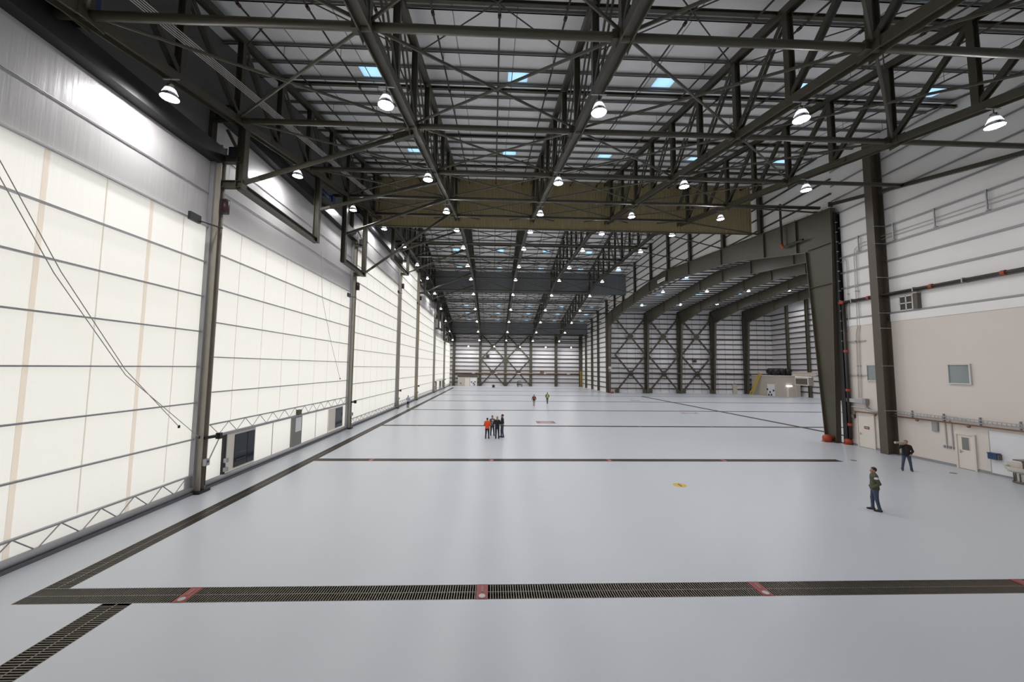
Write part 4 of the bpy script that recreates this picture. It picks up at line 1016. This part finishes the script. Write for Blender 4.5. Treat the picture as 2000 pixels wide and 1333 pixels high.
def surface_net(f, lo, hi, h):
    n = np.ceil((np.array(hi)-np.array(lo))/h).astype(int)+1
    ax = [lo[i]+h*np.arange(n[i]) for i in range(3)]
    G = np.stack(np.meshgrid(*ax, indexing='ij'), -1).astype(np.float32)
    D = f(G); S = D < 0
    c = np.zeros(tuple(m-1 for m in n), np.int8)
    for i in (0, 1):
        for j in (0, 1):
            for k in (0, 1): c += S[i:n[0]-1+i, j:n[1]-1+j, k:n[2]-1+k]
    act = (c > 0) & (c < 8); idx = -np.ones(act.shape, np.int64); I = np.argwhere(act); idx[act] = np.arange(len(I))
    acc = np.zeros((len(I), 3)); cnt = np.zeros(len(I))
    cs = [(i, j, k) for i in (0, 1) for j in (0, 1) for k in (0, 1)]
    for a in range(8):
        for b in range(a+1, 8):
            if sum(abs(p-q) for p, q in zip(cs[a], cs[b])) != 1: continue
            pa, pb = I+cs[a], I+cs[b]
            da, db = D[tuple(pa.T)], D[tuple(pb.T)]
            m = (da < 0) != (db < 0); t = da/np.where(np.abs(da-db) < 1e-12, 1, da-db)
            acc[m] += (pa+(pb-pa)*t[:, None])[m]; cnt[m] += 1
    V = np.array(lo)+h*acc/np.maximum(cnt, 1)[:, None]
    F = []
    for axn in range(3):
        u, v = (axn+1) % 3, (axn+2) % 3
        sl0 = [slice(None)]*3; sl1 = [slice(None)]*3
        sl0[axn] = slice(0, -1); sl1[axn] = slice(1, None)
        E = np.argwhere(S[tuple(sl0)] != S[tuple(sl1)])
        E = E[(E[:, u] > 0) & (E[:, v] > 0) & (E[:, u] < n[u]-1) & (E[:, v] < n[v]-1)]
        if not len(E): continue
        eu = np.eye(3, dtype=int)[u]; evv = np.eye(3, dtype=int)[v]
        q = np.stack([idx[tuple((E-eu-evv).T)], idx[tuple((E-evv).T)], idx[tuple(E.T)], idx[tuple((E-eu).T)]], 1)
        ins = S[tuple(E.T)]
        q[~ins] = q[~ins][:, ::-1]
        F.append(q)
    return V, np.concatenate(F)

def hand(pr, wrist, d, side, palm_n, curl=0.5, closed=False):
    """palm, four unequal bent fingers, thumb from the side of the palm"""
    w = Vector(wrist); d = Vector(d).normalized(); nn = Vector(palm_n); nn = (nn-d*nn.dot(d)).normalized(); s = d.cross(nn).normalized()*side
    c = w+d*.085
    pr.append(('c', tuple(w+d*.01), tuple(c-s*.012), .026, .03, 1.0, 'skin', .012)); pr.append(('c', tuple(w+d*.03+s*.012), tuple(c+s*.02), .022, .022, 1.0, 'skin', .012)); pr.append(('c', tuple(w+d*.03-s*.016), tuple(c-s*.026), .020, .019, 1.0, 'skin', .012))
    for k, (o, L) in enumerate(((.030, .072), (.010, .082), (-.010, .076), (-.030, .058))):
        b = c+s*o; a1 = curl*(1.4 if closed else .6); a2 = curl*(2.8 if closed else 1.3)
        p1 = b+(d*math.cos(a1)+nn*math.sin(a1))*L*.55; p2 = p1+(d*math.cos(a2)+nn*math.sin(a2))*L*.45
        pr.append(('c', tuple(b), tuple(p1), .0095, .0088, 1.0, 'skin', .004)); pr.append(('c', tuple(p1), tuple(p2), .0088, .0075, 1.0, 'skin', .004))
    t0 = w+d*.035+s*.026; t1 = t0+(s*.7+d*.6+nn*.3).normalized()*.04; t2 = t1+(d*.9+nn*.4).normalized()*.032
    pr.append(('c', tuple(t0), tuple(t1), .012, .0105, 1.0, 'skin', .006)); pr.append(('c', tuple(t1), tuple(t2), .0105, .0085, 1.0, 'skin', .004))

def person(loc, H, face, label, top, legs, hairm, res=.016, pose=None, hair_len=0, vest=None, turn=0, bulk=1.0, shoem='shoe'):
    pz = dict(lf=(.10, .0), rf=(-.10, .0), lk=None, rk=None, le=(.265, .03, 1.13), lw=(.255, -.06, .90), re=(-.265, .03, 1.13), rw=(-.255, -.06, .90), lh='rest', rh='rest', lean=0)
    pz.update(pose or {})
    k = H/1.75; pr = []
    def C(a, b, ra, rb, t, kk=.03, sy=1.0): pr.append(('c', a, b, ra, rb, sy, t, kk))
    B = bulk; ln = pz['lean']
    # legs and shoes
    for sgn, ft, kn in ((1, pz['lf'], pz['lk']), (-1, pz['rf'], pz['rk'])):
        hip = (sgn*.088, 0, .90); an = (ft[0], ft[1]+.02, .10)
        if kn is None: kn = ((hip[0]+an[0])/2+sgn*.006, (hip[1]+an[1])/2-.03, .50)
        C(hip, kn, .092*B, .066, 'legs'); C(kn, an, .066, .054, 'legs'); C((an[0], an[1], .13), (an[0], an[1], .075), .058, .062, 'legs', .015)
        C((an[0], an[1]+.045, .045), (an[0]+sgn*.015, an[1]-.165, .036), .046, .036, 'shoe', .01)
        C((an[0], an[1], .05), (an[0]+sgn*.01, an[1]-.10, .04), .048, .046, 'shoe', .01)
    pr.append(('c', (0, 0, .90), (0, 0, 1.0), .150*B, .15*B, .72, 'legs', .04, .80))
    # trunk: jacket with hem, waist, chest and shoulders
    pr.append(('c', (0, 0, .90), (0, ln*.2, 1.06), .176*B, .160*B, .76, 'top', .012, .875))
    pr.append(('c', (0, ln*.2, 1.06), (0, ln*.7, 1.34), .158*B, .176*B, .68, 'top', .03, .92))
    C((-.135, ln*.9, 1.425), (.135, ln*.9, 1.425), .076, .076, 'top', .06)
    C((0, ln, 1.43), (0, ln*1.05, 1.50), .082, .066, 'top', .03)
    # arms
    for sgn, e, w, hd in ((1, pz['le'], pz['lw'], pz['lh']), (-1, pz['re'], pz['rw'], pz['rh'])):
        sh = (sgn*.185, ln*.9, 1.415)
        C(sh, e, .066*B, .056, 'top', .035); C(e, w, .055, .042, 'top', .02)
        dv = (Vector(w)-Vector(e)).normalized()
        if hd == 'rest': hand(pr, w, dv, -sgn, (-sgn*.9, -.3, 0), .5)
        elif hd == 'grip': hand(pr, w, dv, -sgn, (-sgn*.6, -.5, .3), .75, True)
        elif hd == 'pocket': C(w, tuple(Vector(w)+dv*.07), .042, .05, 'top', .03)
    # neck and head
    R = Matrix.Rotation(turn, 3, 'Z'); hc = Vector((0, ln*1.15-.012, 1.64))
    def hp(x, y, z): v = R@Vector((x, y, z)); return tuple(hc+v)
    C((0, ln*1.05, 1.45), hp(0, .015, -.06), .056, .054, 'skin', .02)
    pr.append(('e', hp(0, .012, .03), (.078, .095, .098), 0, 0, 0, 'skin', .02)); C(hp(0, -.035, -.02), hp(0, -.06, -.085), .058, .032, 'skin', .03)
    C(hp(0, -.088, .01), hp(0, -.108, -.03), .010, .016, 'skin', .012)
    for s in (-1, 1): C(hp(s*.078, .01, .012), hp(s*.082, .016, -.03), .016, .011, 'skin', .008); C(hp(s*.03, -.075, .028), hp(s*.045, -.07, .028), .014, .012, 'skin', .012)
    C(hp(-.02, -.083, -.052), hp(.02, -.083, -.052), .011, .011, 'skin', .01)
    lo = [min(min(q[1][i], (q[2][i] if q[0] == 'c' else q[1][i])) for q in pr)-.22 for i in range(3)]
    hi = [max(max(q[1][i], (q[2][i] if q[0] == 'c' else q[1][i])) for q in pr)+.22 for i in range(3)]
    lo[2] = -.03; hi[2] = 1.78
    for i in (0, 1): lo[i] = max(lo[i], -.75); hi[i] = min(hi[i], .75)
    def f(P):
        sh = P.shape[:-1]; D = np.full(sh, 9.0, np.float32)
        for q in pr:
            # evaluate only near the primitive
            a = np.array(q[1]); b = np.array(q[2]) if q[0] == 'c' else a; rad = (max(q[3], q[4]) if q[0] == 'c' else max(q[2]))+.10
            l = np.minimum(a, b)-rad; u = np.maximum(a, b)+rad
            i0 = [max(0, int((l[i]-lo[i])/res)) for i in range(3)]; i1 = [min(sh[i], int((u[i]-lo[i])/res)+2) for i in range(3)]
            if any(i0[i] >= i1[i] for i in range(3)): continue
            s = tuple(slice(i0[i], i1[i]) for i in range(3))
            d = ev(P[s], q); kk = q[7]; o = D[s]
            h = np.clip(.5+.5*(o-d)/kk, 0, 1); D[s] = o*(1-h)+d*h-kk*h*(1-h)
        return np.maximum(D, -(P[..., 2]-.002))
    V, F = surface_net(f, lo, hi, res)
    fc = V[F].mean(1).astype(np.float32)
    best = np.full(len(fc), 9.0); tg = np.zeros(len(fc), int); names = ['skin', 'top', 'legs', 'shoe']
    for q in pr:
        d = ev(fc, q); d = d-(.012 if q[6] == 'shoe' else 0) + (.02 if q[6] == 'legs' and q[2][2] > .95 else 0); m = d < best; best[m] = d[m]; tg[m] = names.index(q[6])
    me = bpy.data.meshes.new('person'); me.from_pydata((V*k).tolist(), [], F.tolist())
    for mm in ('skin', top, legs, shoem): me.materials.append(MATS[mm])
    me.polygons.foreach_set('material_index', tg.tolist()); me.polygons.foreach_set('use_smooth', [True]*len(F)); me.update()
    o = bpy.data.objects.new('person', me); link(o, None, loc); o.rotation_euler = (0, 0, face)
    tag(o, label, 'person')
    def part(name, V, F, m, smooth=True):
        me = bpy.data.meshes.new(name); me.from_pydata((np.array(V)*k).tolist(), [], [list(map(int, q)) for q in F]); me.materials.append(MATS[m])
        if smooth: me.polygons.foreach_set('use_smooth', [True]*len(me.polygons))
        c = bpy.data.objects.new(name, me); COL.objects.link(c); c.parent = o; return c
    # hair cap cut off at the forehead
    cz = np.array(hc); Rn = np.array(R)
    def fh(P):
        q = (P-cz.astype(np.float32))@Rn.astype(np.float32)
        d = sd_ell(q, (0, .018, .036), (.088, .104, .104))
        cut = np.maximum(-(q[..., 2]-.005)-q[..., 1]*1.2, -(q[..., 1]+.062)-np.maximum(q[..., 2]-.07, 0)*2.0)
        d = np.maximum(d, cut)
        if hair_len:
            d2 = sd_cone(q, (0, .045, .03), (0, .06, -hair_len), .088, .07, .75); d = np.minimum(d, np.maximum(d2, -(q[..., 1]+.01)))
        return d
    hv, hf = surface_net(fh, [hc.x-.16, hc.y-.16, hc.z-.3], [hc.x+.16, hc.y+.18, hc.z+.16], .010)
    part('hair', hv, hf, hairm)
    for s in (-1, 1):
        mb = MB(); mb.lathe([(0, -.007), (.009, -.004), (.011, 0), (.009, .004), (0, .007)], hp(s*.032, -.086, .016), 8); part('eye', mb.v, mb.f, 'eye')
    mb = MB(); mb.bar(hp(-.022, -.0925, -.052), hp(.022, -.0925, -.052), .006, .009); part('mouth', mb.v, mb.f, 'lips', False)
    if vest:
        def fv(P):
            d = sd_cone(P, (0, 0, .99), (0, ln*.2, 1.06), .178, .172, .76); d = np.minimum(d, sd_cone(P, (0, ln*.2, 1.06), (0, ln*.7, 1.36), .17, .186, .70))
            d = np.minimum(d, sd_cone(P, (-.09, ln*.9, 1.425), (.09, ln*.9, 1.425), .086, .086))
            d = np.maximum(d, np.abs(P[..., 0])-.155); return np.maximum(d, P[..., 2]-1.5)
        vv, vf = surface_net(fv, [-.26, -.26, .78], [.26, .26, 1.58], .014)
        vo = part('vest', vv, vf, vest)
        return o, part
    return o, part
D2R = math.radians
# right foreground: man in profile, looking left, hands in his pockets
o, part = person((16.08, 15.75, 0), 1.76, D2R(-122), 'person in olive green jacket and jeans looking left with hands in pockets', 'jacket_green', 'jeans', 'hair_dark', .010,
    dict(lf=(.12, .07), rf=(-.10, -.09), le=(.245, .10, 1.15), lw=(.19, -.05, 1.0), re=(-.245, .10, 1.15), rw=(-.19, -.05, 1.0), lh='pocket', rh='pocket'), turn=D2R(6), bulk=1.16)
vv, vf = surface_net(lambda P: np.maximum(sd_cone(P, (.175, 0, 1.425), (.225, .02, 1.33), .072, .070), np.abs(P[..., 2]-1.375)-.055), [.05, -.14, 1.26], [.36, .16, 1.52], .008); part('shoulder_patch', vv, vf, 'white_cloth')
# man with a long lens
o, part = person((24.43, 21.92, 0), 1.76, D2R(-38), 'person in black jacket aiming a long lens to the left beside the brown column', 'jacket_black', 'jeans', 'hair_grey', .010,
    dict(lf=(.19, .02), rf=(-.20, -.06), re=(-.30, -.22, 1.30), rw=(-.22, -.36, 1.50), rh='grip', le=(.29, .05, 1.13), lw=(.16, -.17, .98), lh='rest', lean=-.03), turn=D2R(-38), bulk=1.1)
mb = MB(); mb.box(-.05, .05, -.185, -.165, 1.06, 1.44); part('shirt_front', mb.v, mb.f, 'dark_red', False)
r = thing('camera_with_lens', (24.0, 21.6, 1.66), 'tan camera with a long lens held to the eye of the person in black', 'camera')
p0 = Vector((24.27, 21.80, 1.635)); dd = Vector((-.99, .05, .02)).normalized()
MB().bar(p0, p0+dd*.12, .14, .11).build('body', 'camera_tan', r); MB().tube(p0+dd*.12, p0+dd*.50, .05, 12, .06).build('lens_barrel', 'camera_tan', r); MB().tube(p0+dd*.48, p0+dd*.58, .066, 12, .07).build('lens_hood', 'camera_tan', r)
# group of four
person((-.38, 31.5, 0), 1.67, D2R(172), 'person in bright orange jacket seen from behind in the group of four', 'jacket_orange', 'jeans_dark', 'hair_dark', .014,
    dict(lf=(.13, .02), rf=(-.13, -.02), le=(.27, -.05, 1.15), lw=(.13, -.22, 1.10), re=(-.27, -.05, 1.15), rw=(-.13, -.22, 1.10), lh='rest', rh='rest'), bulk=1.12)
o, part = person((.02, 32.8, 0), 1.70, D2R(15), 'person in grey jacket facing the viewer at the back of the group of four', 'jacket_grey', 'jeans_dark', 'hair_dark', .014,
    dict(lf=(.16, -.06), rf=(-.10, .10), le=(.27, .0, 1.15), lw=(.12, -.2, 1.15), re=(-.27, 0, 1.15), rw=(-.12, -.2, 1.16)), turn=D2R(-15))
mb = MB(); mb.box(-.07, .05, -.165, -.15, 1.28, 1.42); part('shirt_front', mb.v, mb.f, 'white_cloth', False)
person((.43, 31.5, 0), 1.80, D2R(176), 'blond person in black jacket seen from behind in the group of four', 'jacket_black', 'jeans_dark', 'hair_blond', .014,
    dict(lf=(.10, .02), rf=(-.13, .04), le=(.29, -.02, 1.18), lw=(.14, -.2, 1.12), re=(-.29, -.02, 1.18), rw=(-.14, -.2, 1.12)), hair_len=.13)
o, part = person((.86, 32.2, 0), 1.88, D2R(-78), 'tall person in black jacket and blue jeans at the right of the group of four', 'jacket_black', 'jeans', 'hair_dark', .014,
    dict(lf=(.10, .04), rf=(-.10, -.07), le=(.26, .03, 1.14), lw=(.15, -.17, 1.05), re=(-.26, .03, 1.14), rw=(-.15, -.17, 1.05)), turn=D2R(-8))
vv, vf = surface_net(lambda P: sd_cone(P, (0, 0, .93), (0, 0, 1.10), .180, .168, .74), [-.25, -.22, .70], [.25, .22, 1.32], .014); m_ = vv[vf].mean(1); part('jacket_hem', vv, vf[(m_[:, 2] > .93) & (m_[:, 2] < 1.11)], 'tan_cloth')
# two people walking away, far off
o, part = person((6.39, 58.4, 0), 1.72, D2R(178), 'person in orange red safety vest walking away in the distance', 'jacket_black', 'khaki', 'hair_dark', .018,
    dict(lf=(.07, -.16), rf=(-.06, .16), lk=(.09, -.12, .50), rk=(-.085, .02, .50), le=(.30, .08, 1.14), lw=(.28, .02, .92), re=(-.30, .02, 1.14), rw=(-.28, -.08, .92)), vest='vest_red', bulk=1.08)
o, part = person((9.0, 62.3, 0), 1.80, D2R(184), 'person in lime yellow safety vest walking away in the distance', 'jacket_black', 'trouser_grey', 'hair_dark', .018,
    dict(lf=(.06, .15), rf=(-.07, -.15), lk=(.085, .02, .50), rk=(-.09, -.12, .50), le=(.28, .04, 1.14), lw=(.2, -.1, 1.0), re=(-.28, .04, 1.14), rw=(-.2, -.1, 1.0)), vest='vest_lime')
person((-12.0, 55.0, 0), 1.70, D2R(165), 'person in pale shirt and dark trousers by the glowing doors', 'shirt_pale', 'jeans_dark', 'hair_grey', .018,
    dict(lf=(.11, .0), rf=(-.12, .02), le=(.27, .0, 1.14), lw=(.10, -.2, 1.16), re=(-.27, 0, 1.14), rw=(-.10, -.2, 1.18)))
